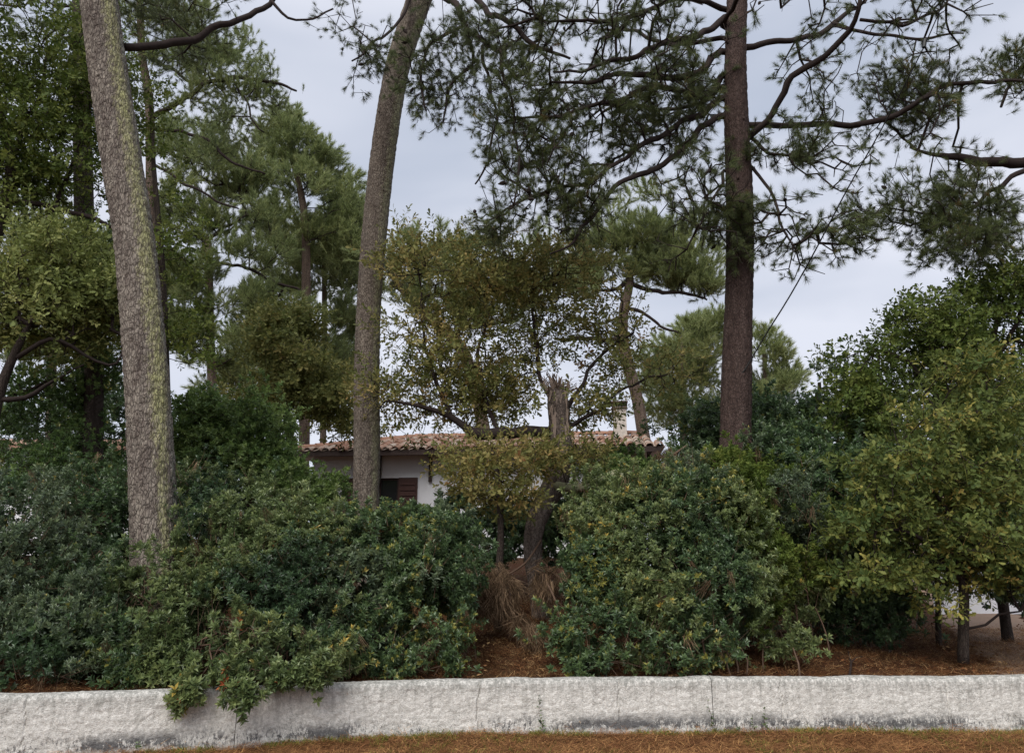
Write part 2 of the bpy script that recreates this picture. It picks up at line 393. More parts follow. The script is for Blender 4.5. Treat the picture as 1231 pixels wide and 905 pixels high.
def source(shape, mat, variants=4):
    key = shape + '|' + mat
    if key not in _coll:
        c = bpy.data.collections.new('clumps_' + key.replace('|', '_'))          # never linked to the scene
        for i in range(variants):
            b = SHAPES[shape]()
            q = [f for f in b.f if f.shape[1] == 4]; t = [f for f in b.f if f.shape[1] == 3]
            fl = ([np.concatenate(q)] if q else []) + ([np.concatenate(t)] if t else [])
            c.objects.link(bpy.data.objects.new('leaf_clump', mesh_from('leaf_clump', np.concatenate(b.v), fl, M[mat])))
        _coll[key] = c
    return _coll[key]
_grp = {}
def scatter_group(coll):
    if coll.name in _grp: return _grp[coll.name]
    g = bpy.data.node_groups.new('scatter_' + coll.name, 'GeometryNodeTree')
    g.interface.new_socket('Geometry', in_out='INPUT', socket_type='NodeSocketGeometry')
    g.interface.new_socket('Geometry', in_out='OUTPUT', socket_type='NodeSocketGeometry')
    n = g.nodes.new; gi = n('NodeGroupInput'); go = n('NodeGroupOutput'); io = n('GeometryNodeInstanceOnPoints')
    ci = n('GeometryNodeCollectionInfo'); ci.inputs['Collection'].default_value = coll; ci.inputs['Separate Children'].default_value = True
    ci.inputs['Reset Children'].default_value = True
    def attr(name, ty):
        a = n('GeometryNodeInputNamedAttribute'); a.data_type = ty; a.inputs['Name'].default_value = name; return a.outputs[0]
    l = g.links.new
    l(gi.outputs[0], io.inputs['Points']); l(ci.outputs[0], io.inputs['Instance']); io.inputs['Pick Instance'].default_value = True
    l(attr('variant', 'INT'), io.inputs['Instance Index']); l(attr('turn', 'QUATERNION'), io.inputs['Rotation']); l(attr('size', 'FLOAT'), io.inputs['Scale'])
    l(io.outputs[0], go.inputs[0]); _grp[coll.name] = g; return g
NINST = 0
def foliage(name, parent, pts, dirs, size, coll, tint, label=None, top=None):
    """one mesh of points, each carrying a leaf clump"""
    global NINST
    pts = np.asarray(pts, float); n = len(pts); NINST += n
    if n == 0: return
    if parent is not None: pts = pts - np.array(parent.location)
    d = np.asarray(dirs, float); d = d / (np.linalg.norm(d, axis=1)[:, None] + 1e-9)
    q = np.stack([1.0001 + d[:, 2], -d[:, 1], d[:, 0], 0 * d[:, 0]], 1); q /= np.linalg.norm(q, axis=1)[:, None]
    a = RS.uniform(0, np.pi, n); c, s = np.cos(a), np.sin(a)
    Q = np.stack([q[:, 0] * c, q[:, 1] * c + q[:, 2] * s, q[:, 2] * c - q[:, 1] * s, q[:, 0] * s], 1)
    me = bpy.data.meshes.new(name); me.vertices.add(n); me.vertices.foreach_set('co', pts.astype(np.float32).ravel())
    me.attributes.new('turn', 'QUATERNION', 'POINT').data.foreach_set('value', Q.astype(np.float32).ravel())
    me.attributes.new('size', 'FLOAT', 'POINT').data.foreach_set('value', (size * RS.uniform(.62, 1.3, n)).astype(np.float32))
    me.attributes.new('variant', 'INT', 'POINT').data.foreach_set('value', RS.randint(0, 4, n).astype(np.int32))
    me.attributes.new('tint', 'FLOAT', 'POINT').data.foreach_set('value', np.asarray(tint, np.float32))
    o = link(bpy.data.objects.new(name, me), parent)
    md = o.modifiers.new('leaves', 'NODES'); md.node_group = scatter_group(coll)
    o['kind'] = 'stuff'
    if label: o['label'] = label
    return o

# ------------------------------------------------------------------ terrain
WZ = 0.557                                   # top of the white wall
_wp = [PZ(px, py, WZ) for px, py in ((0, 835.5), (150, 831), (285, 827), (420, 820), (600, 816), (820, 814.5), (1231, 813))]
WX = np.array([-14.0] + [p[0] for p in _wp] + [14.0])
_sl = (_wp[1][1] - _wp[0][1]) / (_wp[1][0] - _wp[0][0]); _sr = (_wp[-1][1] - _wp[-2][1]) / (_wp[-1][0] - _wp[-2][0])
WY = np.array([_wp[0][1] + _sl * (-14 - _wp[0][0])] + [p[1] for p in _wp] + [_wp[-1][1] + _sr * (14 - _wp[-1][0])])
_k = np.linspace(-1, 1, 9)
def wall_y(x):
    x = np.asarray(x, float); return sum(np.interp(x + k * .8, WX, WY) for k in _k) / len(_k)
def sstep(a, b, x): t = np.clip((x - a) / (b - a), 0, 1); return t * t * (3 - 2 * t)
WT = 0.24                                    # wall thickness
def zt(x, y):
    x = np.asarray(x, float); y = np.asarray(y, float)
    s = y - wall_y(x) - WT
    slope = 0.135 - 0.10 * sstep(2.0, 6.0, x)
    z = .47 + slope * np.clip(s, 0, 11) + .02 * np.clip(s - 11, 0, 60) + .10 * (vnoise(np.stack([x * .7, y * .7, 0 * x], -1)) - .5) * sstep(.3, 1.5, s) + .03 * (vnoise(np.stack([x * 3, y * 3, 0 * x], -1)) - .5)
    front = .025 * (fbm(np.stack([x * 2.2, y * 2.2, 0 * x + 5], -1)) - .5) * sstep(30, 10, y) 
    # litter banked against the foot of the wall, more in the middle
    front = front + .035 * sstep(-.5, 0, s + WT) * (.4 + vnoise(np.stack([x * 1.2, 0 * x, 0 * x + 2], -1)))
    return np.where(s > -WT * .5, z, front)
xs = np.concatenate([[-600, -300, -150, -80, -50, -35, -25, -20, -16], np.arange(-13, 13, .13), [13.5, 16, 20, 25, 35, 50, 80, 150, 300, 600]])
ss = np.concatenate([[-300, -100, -40, -20, -12, -9, -7, -5, -4, -3.2], np.arange(-2.6, -.05, .07), [-.02, .1, .14], np.arange(.26, 5, .1), np.arange(5, 16, .3), [17, 19, 22, 26, 32, 40, 60, 100, 200, 400, 800]])
X, S = np.meshgrid(xs, ss, indexing='ij'); Yg = S + wall_y(np.clip(X, -14, 14)) ; Z = zt(X, Yg)
nx, ny = X.shape
ii = (np.arange(nx - 1)[:, None] * ny + np.arange(ny - 1)[None])
GF = np.stack([ii, ii + ny, ii + ny + 1, ii + 1], -1).reshape(-1, 4)
m, nt_, out = mat_new('ground_litter')
c = coords(nt_)
n1 = noise(nt_, c, 1.3, 5); n2 = noise(nt_, c, 28, 6, .75, .6); n3 = noise(nt_, coords(nt_, (1, 3, 1)), 90, 4, .8, 1.0)
col = ramp(nt_, n2, [(.3, (.040, .018, .012)), (.5, (.095, .042, .024)), (.68, (.17, .082, .045)), (.8, (.24, .14, .08))])
col = mixc(nt_, math_n(nt_, 'MULTIPLY', math_n(nt_, 'SUBTRACT', n1, .5), 3.5, True), col, mixc(nt_, n3, (.045, .030, .014), (.13, .10, .04)))
col = mixc(nt_, math_n(nt_, 'MULTIPLY', n3, .5), col, (.09, .045, .025), 'MIX')
principled(nt_, out, col, .95, .1, bump(nt_, math_n(nt_, 'ADD', n2, n3), .9, .03))
ground = obj('ground', np.stack([X, Yg, Z], -1).reshape(-1, 3), GF, m, None, True); tag(ground, kind='structure')

# dirt path at the right, beyond the oak
pp = np.array([PZ(px, py, .72) for px, py in ((1080, 700), (1120, 716), (1165, 736), (1231, 764), (1300, 790))])
pc = smooth_path(np.hstack([pp[:, :2], np.zeros((5, 2))]), .25)[:, :2]
tn = np.gradient(pc, axis=0); tn /= np.linalg.norm(tn, axis=1)[:, None]; nn_ = np.stack([-tn[:, 1], tn[:, 0]], 1)
K = np.linspace(-.9, .9, 9)
G = pc[:, None] + K[None, :, None] * nn_[:, None] * (1 + .15 * RS.uniform(-1, 1, (len(pc), 1, 1)))
gz = zt(G[..., 0], G[..., 1]) + .012 - .03 * (np.abs(K) / .9)[None] ** 6
ii = np.arange(len(pc) - 1)[:, None] * 9 + np.arange(8)[None]
pth = obj('path', np.dstack([G, gz]).reshape(-1, 3), np.stack([ii, ii + 9, ii + 10, ii + 1], -1).reshape(-1, 4), plain_mat('dirt_path', (.27, .19, .14), .95, .1, .35, 14, .5), None, True)
tag(pth, kind='structure')

# ------------------------------------------------------------------ the white wall
m, nt_, out = mat_new('whitewashed_render'); M['render'] = m
c = coords(nt_, kind='Object')
geo = nt_.nodes.new('ShaderNodeSeparateXYZ'); nt_.links.new(c, geo.inputs[0]); zz = geo.outputs['Z']
streak = noise(nt_, coords(nt_, (1, 1, .14)), 16, 5, .7); patch = noise(nt_, coords(nt_, (1, 1, 1.5)), 1.3, 3, .6); fine = noise(nt_, c, 34, 6, .8); specks = noise(nt_, coords(nt_, (1, 1, .6)), 26, 8, .85, .3)
def over(v, th, gain): return math_n(nt_, 'MULTIPLY', math_n(nt_, 'SUBTRACT', v, th), gain, True)
def mul(a, b_): return math_n(nt_, 'MULTIPLY', a, b_)
col = mixc(nt_, over(fine, .38, 4), (.55, .53, .485), (.88, .855, .80))
col = mixc(nt_, mul(over(noise(nt_, c, 7.5, 6, .75), .49, 6), .5), col, (.36, .345, .31))            # mottled damp
col = mixc(nt_, mul(mul(over(streak, .49, 7), over(zz, .12, 3)), .55), col, (.30, .29, .26))          # runs from the coping
col = mixc(nt_, mul(over(zz, .40, 7), mul(over(specks, .44, 9), .8)), col, (.21, .21, .19))          # dirt under the coping
zw = math_n(nt_, 'ADD', zz, mul(math_n(nt_, 'SUBTRACT', noise(nt_, c, 8, 5, .8), .5), .20))
band = mul(over(zw, .035, 18), math_n(nt_, 'SUBTRACT', 1.0, over(zw, .13, 9)))
side = nt_.nodes.new('ShaderNodeMapRange'); side.inputs['From Min'].default_value = -4; side.inputs['From Max'].default_value = 4; side.inputs['To Min'].default_value = .05; side.inputs['To Max'].default_value = .16
nt_.links.new(geo.outputs['X'], side.inputs['Value'])
dk = over(math_n(nt_, 'ADD', math_n(nt_, 'ADD', specks, side.outputs[0]), mul(math_n(nt_, 'SUBTRACT', patch, .5), .8)), .57, 16)
col = mixc(nt_, mul(mul(band, dk), .92), col, (.085, .085, .088))                                      # black algae near the foot
dk2 = over(math_n(nt_, 'ADD', noise(nt_, c, 60, 5, .85), mul(math_n(nt_, 'SUBTRACT', noise(nt_, c, 4, 2), .5), .5)), .60, 14)
col = mixc(nt_, mul(dk2, .6), col, (.20, .20, .18))
principled(nt_, out, col, .9, .15, bump(nt_, math_n(nt_, 'ADD', fine, noise(nt_, c, 90, 3, .7)), .8, .012))

wall = thing('garden_wall', 'low whitewashed rough rendered retaining wall along the verge with grey stains', 'wall', (0, float(wall_y(0)), 0))
def wall_x(px, py=850):    # where the wall face is crossed by a pixel column
    x = 0.0
    for _ in range(30):
        y = float(wall_y(x)); x = P(px, py, y)[0]
    return x
JOINTS = [-13.5, wall_x(-260), wall_x(285), wall_x(857), wall_x(1430), 13.5]
CRACKS = [wall_x(33), wall_x(575), wall_x(941), wall_x(1142), wall_x(745)]
def wall_panel(x0, x1):
    step = .0125
    xg = np.arange(x0 + .003, x1 - .002, step); xg[-1] = x1 - .003
    # profile: front face bottom->top, rounded coping, back face
    prof = [(0, z) for z in np.concatenate([np.arange(-.15, .50, .0125)])] + [(.004, .515), (.012, .53), (.024, .542), (.05, .551), (.09, .556), (.15, .556), (.19, .55), (.215, .54), (WT, .52), (WT, .3), (WT, -.1)]
    pr = np.array(prof); A, B = np.meshgrid(xg, np.arange(len(pr)), indexing='ij'); d = pr[B, 0]; z = pr[B, 1]
    yb = wall_y(xg)[:, None] + 0 * d
    q = np.stack([A, d * 0 + 1.0, z], -1)
    # trowel scoops: warped ridged noise plus plate-like flakes
    wx = fbm(q * (4, 1, 4) + 3) * .5; wz = fbm(q * (4, 1, 4) + 31) * .5
    f21, cid = worley((A + z * .5 + wx * .3) * 11, (z + wz * .3 - A * .15) * 19)
    rel = .7 * (.003 * np.clip(f21 * 1.6, 0, 1) + .004 * (cid - .5) + .015 * (fbm(q * (15, 1, 21) + 7 + wx[..., None] * 3, 4) - .5) - .008 * np.abs(fbm(q * (7, 1, 11) + 77 + wz[..., None] * 4, 2) - .5) * 2 + .010 * (fbm(q * (2.2, 1, 3) + 11, 2) - .5))
    for cx in CRACKS:
        rel = rel - .016 * np.exp(-((A - cx - .012 * (vnoise(q * 9) - .5) * 4) / .006) ** 2) * (z < .62)
    face = (d < .06)
    y = yb + d - rel * np.where(face, 1, .3)
    z = z + .012 * (fbm(q * (3, 1, 0) + 41, 3) - .5) * (z > .45) * 2 + .006 * (fbm(q * (30, 1, 9) + d[..., None] * 40, 2) - .5) * (z > .45)
    V = np.stack([A, y, z], -1); n_, k_ = A.shape
    ii = np.arange(n_ - 1)[:, None] * k_ + np.arange(k_ - 1)[None]
    Fq = np.stack([ii, ii + k_, ii + k_ + 1, ii + 1], -1).reshape(-1, 4)
    # end caps
    caps = np.array([[e_ * k_ + a, e_ * k_ + a + 1, e_ * k_ + k_ - 2 - a, e_ * k_ + k_ - 1 - a] for e_ in (0, n_ - 1) for a in range(5)])
    return obj('wall_panel', V.reshape(-1, 3), [Fq, caps], M['render'], wall, False)
for a, b in zip(JOINTS[:-1], JOINTS[1:]): wall_panel(a, b)
jb = MB()
for jx in JOINTS[1:-1]:
    y = float(wall_y(jx)); jb.box((jx - .002, y + .012, -.1), (jx + .002, y + WT - .02, .535))
jb.build('joint_filler', plain_mat('dark_joint_mortar', (.12, .11, .10), .95, .1), wall, local=False)  # dark mortar strip set back in each panel joint

# ------------------------------------------------------------------ tree machinery
def grow(seeds, tips, bf=0.35, seg=0.3, jit=.04, droop=0.0):
    """greedy minimum-spanning growth from seed points to tips -> nodes, parents"""
    nodes = [np.array(s) for s in seeds]; par = [-1] * len(nodes); plen = [0.0] * len(nodes)
    tips = np.asarray(tips, float); n = len(tips)
    A = np.array(nodes); D = np.linalg.norm(tips[:, None] - A[None], axis=2)
    bj = D.argmin(1); bd = D[np.arange(n), bj]; bc = bd + 0.0
    done = np.zeros(n, bool); tipnode = np.zeros(n, int)
    for _ in range(n):
        i = int(np.where(done, 1e9, bc).argmin()); j = int(bj[i]); a = nodes[j]; b = tips[i]; dist = float(bd[i])
        k = max(1, min(6, int(dist / seg))); new = []; pj = j
        for t in range(1, k + 1):
            u = t / k; p = a + (b - a) * u
            if t < k: p = p + RS.normal(size=3) * jit * dist ** .5 + np.array((0, 0, -droop * dist * 4 * u * (1 - u)))
            nodes.append(p); par.append(pj); plen.append(plen[pj] + float(np.linalg.norm(p - nodes[pj]))); pj = len(nodes) - 1; new.append(pj)
        done[i] = True; tipnode[i] = pj
        for q in new:
            d = np.linalg.norm(tips - nodes[q], axis=1); c_ = d + bf * plen[q]
            up = (c_ < bc) & ~done; bc = np.where(up, c_, bc); bd = np.where(up, d, bd); bj = np.where(up, q, bj)
    return np.array(nodes), np.array(par), tipnode
def twig_mesh(nodes, par, r0, pw=.45, rmax=.06, sides=4):
    n = len(nodes); cnt = np.zeros(n); has = np.zeros(n, bool); has[par[par >= 0]] = True; cnt[~has] = 1
    for i in range(n - 1, -1, -1):
        if par[i] >= 0: cnt[par[i]] += cnt[i]
    rad = np.minimum(r0 * np.maximum(cnt, 1) ** pw, rmax)
    e_ = np.where(par >= 0)[0]; a = nodes[par[e_]]; b = nodes[e_]; ra = np.minimum(rad[par[e_]], rad[e_] * 1.5); rb = rad[e_]
    t = b - a; ln = np.linalg.norm(t, axis=1)[:, None] + 1e-9; t = t / ln; b = b + t * rb[:, None] * .5
    u = np.cross(t, np.array((.3, .5, .8))); u /= np.linalg.norm(u, axis=1)[:, None] + 1e-9; v = np.cross(t, u)
    th = np.arange(sides) * 2 * np.pi / sides
    ring = np.cos(th)[None, :, None] * u[:, None] + np.sin(th)[None, :, None] * v[:, None]
    V = np.concatenate([a[:, None] + ring * ra[:, None, None], b[:, None] + ring * rb[:, None, None]], 1).reshape(-1, 3)
    m_ = len(e_); base = np.arange(m_)[:, None] * 2 * sides; j = np.arange(sides)[None]; k = (j + 1) % sides
    return V, np.stack([base + j, base + k, base + sides + k, base + sides + j], -1).reshape(-1, 4)
def wp(path):
    """(px,py,Y,wpx) rows -> world x,y,z,r"""
    o = []
    for px, py, Y, w_ in path:
        p = P(px, py, Y); o.append((*p, w_ * .5 * mpp(p)))
    return np.array(o)
def to_ground(path, flare=1.25):
    p = path[0].copy(); q = path[1]; z0 = float(zt(p[0], p[1]))
    d = (p - q)[:3]; d = d / max(1e-6, -d[2]) if d[2] < -.05 else np.array((0, 0, -1.0))
    d[:2] *= .6
    k = p[2] - z0
    if k > .15:
        mid = np.append(p[:3] + d * k * .7, p[3] * 1.02); bot = np.append(p[:3] + d * (k + .12), p[3] * flare)
        path = np.vstack([bot, mid, path])
    return path
def bark_disp(r0, amp, cells):
    def f(th, al, rr):
        wrap = cells; u = th / (2 * np.pi) * wrap; v = al / (2 * np.pi * r0 / wrap) / 2.6
        nz_ = vnoise(np.stack([np.cos(th) * 3, np.sin(th) * 3, al * 2.2], -1))
        f21, cid = worley((u + .5 * nz_), v + nz_ * .8, wrap)
        return amp * (np.clip(f21 * 2.2, 0, 1) - .6) + amp * .7 * (cid - .5) + r0 * .10 * (vnoise(np.stack([np.cos(th) * .9, np.sin(th) * .9, al * .6], -1)) - .5)
    return f
def blob_pts(blobs, n, shell=0.0, lump=1.5, thr=.42, ofs=0.0, soft=.06):
    """blobs (px,py,rx,ry,Y,ryy): ellipsoids given in photo pixels, depth radius in metres; returns points, outward dirs"""
    A = []; W_ = []
    for (px, py, rx, ry, Y, rd) in blobs:
        c_ = P(px, py, Y); k = mpp(c_); A.append((c_, np.array((rx * k, rd, ry * k)))); W_.append((rx * ry) ** .8)
    W_ = np.array(W_) / sum(W_); out_p = []; out_d = []; tot = 0; it = 0
    while tot < n and it < 60:
        it += 1; m_ = max(64, int(n * .8)); k = RS.choice(len(A), m_, p=W_)
        c_ = np.array([a[0] for a in A])[k]; r_ = np.array([a[1] for a in A])[k]
        d = RS.normal(size=(m_, 3)); d /= np.linalg.norm(d, axis=1)[:, None]
        rad = (shell + (1 - shell) * RS.uniform(0, 1, m_)) ** (1 / 3.)
        rad = rad * (1 + np.maximum(0, RS.normal(size=m_)) * soft)
        lumpy = 1 + .34 * (vnoise(d * 2.1 + k[:, None] * 7.1 + ofs) - .5) * 2 + .22 * (vnoise(d * 6 + k[:, None] * 3.1 + ofs) - .5) * 2
        p = c_ + d * r_ * (rad * lumpy)[:, None]
        ok = vnoise(p * lump + 5 + ofs) > thr
        g = zt(p[:, 0], p[:, 1]); ok &= p[:, 2] > g + .03
        p, d = p[ok], (d / r_)[ok]; d = d / np.linalg.norm(d, axis=1)[:, None]
        out_p.append(p); out_d.append(d); tot += len(p)
    return np.concatenate(out_p)[:n], np.concatenate(out_d)[:n]
def clusters(blobs, nc, per, crad, flat=.5, thr=.35, lump=1.0, dome=False, soft=.26):
    """tips gathered in puffs: nc puffs of `per` tips"""
    c_, d = blob_pts(blobs, nc, 0.0, lump, thr, soft=soft); k = np.repeat(np.arange(len(c_)), per)
    v = RS.normal(size=(len(k), 3)); v /= np.linalg.norm(v, axis=1)[:, None]
    if dome: v[:, 2] = np.abs(v[:, 2]) * 1.1 - .25
    rr = RS.uniform(.2, 1, len(k)) ** .5 * crad * RS.uniform(.7, 1.25, len(c_))[k]
    return c_[k] + v * rr[:, None] * (1, 1, flat), v, k

def build_tree(name, label, cat, trunk, blobs, *, limbs=(), bark='bark_dark', limbmat='limb', leaf=('oak', 'oak_green'), nc=120, per=8, crad=.4, flat=.6,
               leaves=2, lsize=1.0, up=.5, spread=.12, r0=.004, rmax=.05, sides=20, disp=None, group=None, seg=.3, droop=0.0, tint=(.5, .22),
               thr=.35, lump=1.0, dome=False, extra=None, tstep=.12, jit=.04, leafname='foliage', gk=None, twigmat=None, bf=.35, flare=1.25, ground=True, seedfrom=.3, stubs=(), bare=0.0, cones=0):
    tp = wp(trunk)
    if ground: tp = to_ground(tp, flare)
    root = thing(name, label, cat, tuple(tp[0, :3]), 0, group)
    sp = smooth_path(tp, tstep); V, fl = tube(sp, sides, disp); t_o = obj('trunk', V, fl, M[bark], root, True)
    cen = np.repeat(sp[:, :2], sides, 0); dxy = V[:len(cen), :2] - cen; az = np.arctan2(dxy[:, 1], dxy[:, 0])
    hh = np.clip((V[:len(cen), 2] - 1.6) / 2.5, 0, 1)
    for an, a0, wd_ in (('side', R(-42) + hh * R(8), 40 * .01 + .45 * hh), ('side_grey', R(0), .6)):
        dlt = (az - a0 + np.pi) % (2 * np.pi) - np.pi; vals = np.zeros(len(V), np.float32); vals[:len(cen)] = np.exp(-(dlt / wd_) ** 2)
        t_o.data.attributes.new(an, 'FLOAT', 'POINT').data.foreach_set('value', vals)
    seeds = [sp[int(len(sp) * seedfrom):, :3][::max(1, int(.25 / tstep))]]
    for (t_, az_, ln_, rr_) in stubs:
        c0 = sp[int(t_ * (len(sp) - 1))]; d_ = np.array((math.cos(az_), math.sin(az_), .25)); q0 = c0[:3] + d_ * c0[3] * .6; e_ = c0[:3] + d_ * (c0[3] + ln_)
        pth_ = np.array([(*q0, rr_ * 2.1), (*(q0 + (e_ - q0) * .45), rr_ * 1.5), (*(q0 + (e_ - q0) * .6), rr_), (*e_, rr_ * .8)])
        V, fl = tube(pth_, 10, lambda th, al, rr: rr * .3 * (vnoise(np.stack([np.cos(th) * 2, np.sin(th) * 2, al * 12], -1)) - .5)); obj('branch_stub', V, fl, M[bark], root, True)
    for lb in limbs:
        lp = smooth_path(wp(lb), .12); 
        wig = np.array([(vnoise(lp[:, :3] * 1.7 + s_) - .5) * .16 + (vnoise(lp[:, :3] * 5 + s_) - .5) * .07 for s_ in (0, 50, 90)]).T * np.minimum(np.arange(len(lp)) / 6, 1)[:, None]
        lp[:, :3] += wig; lp[:, 3] *= 1.0
        V, fl = tube(lp, 8, lambda th, al, rr: rr * .25 * (vnoise(np.stack([np.cos(th) * 2, np.sin(th) * 2, al * 6], -1)) - .5))
        obj('limb', V, fl, M[limbmat], root, True); seeds.append(lp[::2, :3])
    if nc:
        tips, v, k = clusters(blobs, nc, per, crad, flat, thr, lump, dome)
        nodes, par, tn_ = grow(np.concatenate(seeds), tips, bf, seg, jit, droop)
        V, Fq = twig_mesh(nodes, par, r0, .45, rmax); tw = obj('branches', V, Fq, M[twigmat or limbmat], root, True); tw['kind'] = 'stuff'
        td = tips - nodes[np.maximum(par[tn_], 0)]; td /= np.linalg.norm(td, axis=1)[:, None] + 1e-9
        alltips = tips; lf = RS.uniform(size=len(tips)) >= bare; tips, v, k, td = tips[lf], v[lf], k[lf], td[lf]
        pos = []; dr = []; tv = []
        ct = RS.normal(tint[0], tint[1], k.max() + 1)
        for q in range(leaves):
            off = RS.normal(size=tips.shape) * spread if q else RS.normal(size=tips.shape) * .01
            pos.append(tips + off - (td * .1 * q)); d = td * .8 + v * .5 + np.array((0, 0, up)) + RS.normal(size=tips.shape) * .35
            dr.append(d); tv.append(ct[k] * .6 + RS.normal(tint[0], tint[1], len(k)) * .4)
        foliage(leafname, root, np.concatenate(pos), np.concatenate(dr), lsize, source(*leaf), np.clip(np.concatenate(tv), 0, 1))
    if cones:
        cp_ = nodes[RS.randint(len(nodes) // 4, len(nodes), cones)]; foliage('cones', root, cp_, RS.normal(size=(cones, 3)) + (0, 0, -.6), 1.0, source('cone', 'twig'), np.zeros(cones))
    if extra: extra(root, tips if nc else None)
    return root

def build_shrub(name, label, cat, blobs, n, leaf, *, stems=9, lsize=1.0, tint=(.45, .2), thr=.40, lump=3.4, ntips=380, shell=.35, front=True, bark='twig_brown', base=None, group=None, extra_leaf=None, shoot=1.0, leggy=True, mix=None):
    c0 = np.array([P(b[0], b[1], b[4]) for b in blobs]); cx, cy = c0[:, 0].mean(), c0[:, 1].mean()
    if base: bp = P(*base); cx, cy = bp[0], bp[1]
    cy = max(cy, float(wall_y(cx)) + WT + .35); z0 = float(zt(cx, cy))
    root = thing(name, label, cat, (cx, cy, z0 - .05), 0, group)
    def keep(p, m_=.05):
        inwall = (p[:, 1] < wall_y(p[:, 0]) + WT + m_) & (p[:, 1] > wall_y(p[:, 0]) - .05) & (p[:, 2] < WZ + .04)
        return ~inwall
    tips, d = blob_pts(blobs, ntips, shell * .8, lump, thr); ok = keep(tips); tips, d = tips[ok], d[ok]
    # stems rise from the ground under the crown
    sx = c0[:, 0].min() - .2, c0[:, 0].max() + .2; seeds = []
    st = MB()
    for i in range(stems):
        x = RS.uniform(*sx); y = max(cy + RS.normal() * .35, float(wall_y(x)) + WT + .25); z = float(zt(x, y)); j = RS.randint(len(tips)); tgt = tips[j] * .6 + np.array((x, y, tips[j][2])) * .4
        h = max(.3, (tgt[2] - z) * .6); tgt = np.array((x + (tgt[0] - x) * .25, y + (tgt[1] - y) * .5, z + h))
        r_ = RS.uniform(.007, .014); pth_ = smooth_path([(x, y, z - .05, r_), (x + RS.normal() * .05, y, z + h * .5, r_ * .8), (*tgt, r_ * .5)], .1)
        V, fl = tube(pth_, 6, None, False); st.add(V, fl[0]); seeds.append(pth_[len(pth_) // 3:, :3])
    st.build('stems', M[bark], root, True, False)['kind'] = 'stuff'
    nodes, par, tn_ = grow(np.concatenate(seeds), tips, .3, .25, .04)
    V, Fq = twig_mesh(nodes, par, .0028, .45, .02, 3); obj('branches', V, Fq, M[bark], root, True)['kind'] = 'stuff'
    p, d = blob_pts(blobs, int(n * .74), shell, lump, thr); ok = keep(p); p, d = p[ok], d[ok]
    ns = int(n * .26 / 6); bp, bd = blob_pts(blobs, ns, .93, lump * .6, thr); ok = keep(bp); bp, bd = bp[ok], bd[ok]
    sh_d = bd * .8 + np.array((0, 0, .7)) + RS.normal(size=bd.shape) * .45; sh_d /= np.linalg.norm(sh_d, axis=1)[:, None]; sl = RS.uniform(.10, .42, len(bp)) * shoot
    for q in range(6):
        pp_ = bp + sh_d * (sl * q / 5)[:, None] + RS.normal(size=bp.shape) * .018; p = np.concatenate([p, pp_]); d = np.concatenate([d, sh_d])
    ok = keep(p, .0); p, d = p[ok], d[ok]
    gz_ = zt(p[:, 0], p[:, 1]); hrel = np.clip((p[:, 2] - gz_) / 1.0, 0, 1); pr_ = .30 + .70 * sstep(.1, .75, hrel + 1.1 * (vnoise(p * 1.4 + 33) - .5)) if leggy else np.ones(len(p))
    hole = vnoise(p * (2.3, 2.3, 1.9) + 71) ; ok = (RS.uniform(size=len(p)) < pr_) & ((hole > .27) | (RS.uniform(size=len(p)) < .12)); p, d = p[ok], d[ok]
    if leggy:
        m_ = max(6, n // 160); cp_ = p[RS.randint(0, len(p), m_)] + RS.normal(size=(m_, 3)) * .05
        foliage('caught_needles', root, cp_, np.stack([RS.normal(size=m_) * .4, RS.normal(size=m_) * .4, -np.ones(m_)], 1), .5, source('strand', 'needle_grey'), RS.uniform(.1, .9, m_))
    b_ = MB(); sd_ = np.cross(sh_d, (0, 1, 0.1)) * .0035; nb = len(bp); e1 = bp - sh_d * .1; e2 = bp + sh_d * sl[:, None]
    b_.add(np.stack([e1 - sd_, e1 + sd_, e2], 1).reshape(-1, 3), np.arange(nb * 3).reshape(-1, 3)); b_.build('shoots', M[bark], root, False, False)['kind'] = 'stuff'
    dd = d * .9 + np.array((0, 0, .55)) + RS.normal(size=d.shape) * .45
    tn = np.clip(tint[0] + tint[1] * 1.0 * (vnoise(p * 1.9 + 9) - .5) * 2 + RS.normal(0, tint[1] * .6, len(p)), 0, 1)
    if mix:
        mk = vnoise(p * 1.3 + 57) + .25 * (vnoise(p * 5 + 7) - .5) > mix[2]; foliage('other_foliage', root, p[mk], dd[mk], lsize * mix[3], source(mix[0], mix[1]), np.clip(tn[mk] - .12, 0, 1)); p, dd, tn = p[~mk], dd[~mk], tn[~mk]
    foliage('foliage', root, p, dd, lsize, source(*leaf), tn)
    if extra_leaf:
        m_ = extra_leaf[1]; foliage('red_leaves', root, p[:m_] + .0, dd[:m_], lsize, source(extra_leaf[0], 'red_leaf'), RS.uniform(0, 1, m_))
    return root
# ================================================================== HOUSE
HL = P(345, 541, 21.0); HR = P(800, 533.5, 20.05)
hz = float((HL[2] + HR[2]) / 2); ang = math.atan2(HR[1] - HL[1], HR[0] - HL[0]); HLEN = float(np.hypot(HR[0] - HL[0], HR[1] - HL[1]))
gz0 = 1.9
house = thing('bungalow', 'low white rendered bungalow with terracotta tiled roof seen between the trunks', 'house', (float(HL[0]), float(HL[1]), gz0), ang)
EZ = hz - gz0                                # eave height in house space
def hx(px):                                   # house-local x of a pixel column on the wall face (0.65 m behind the eave)
    c_, s_ = math.cos(ang), math.sin(ang); lo, hi = -3.0, 14.0
    for _ in range(40):
        md = (lo + hi) / 2; X_ = HL[0] + md * c_ - .65 * s_; Y_ = HL[1] + md * s_ + .65 * c_
        if P(px, 560, Y_)[0] > X_: lo = md
        else: hi = md
    return lo
def hzc(py, px=470): return float(P(px, py, 21.4)[2] - gz0)
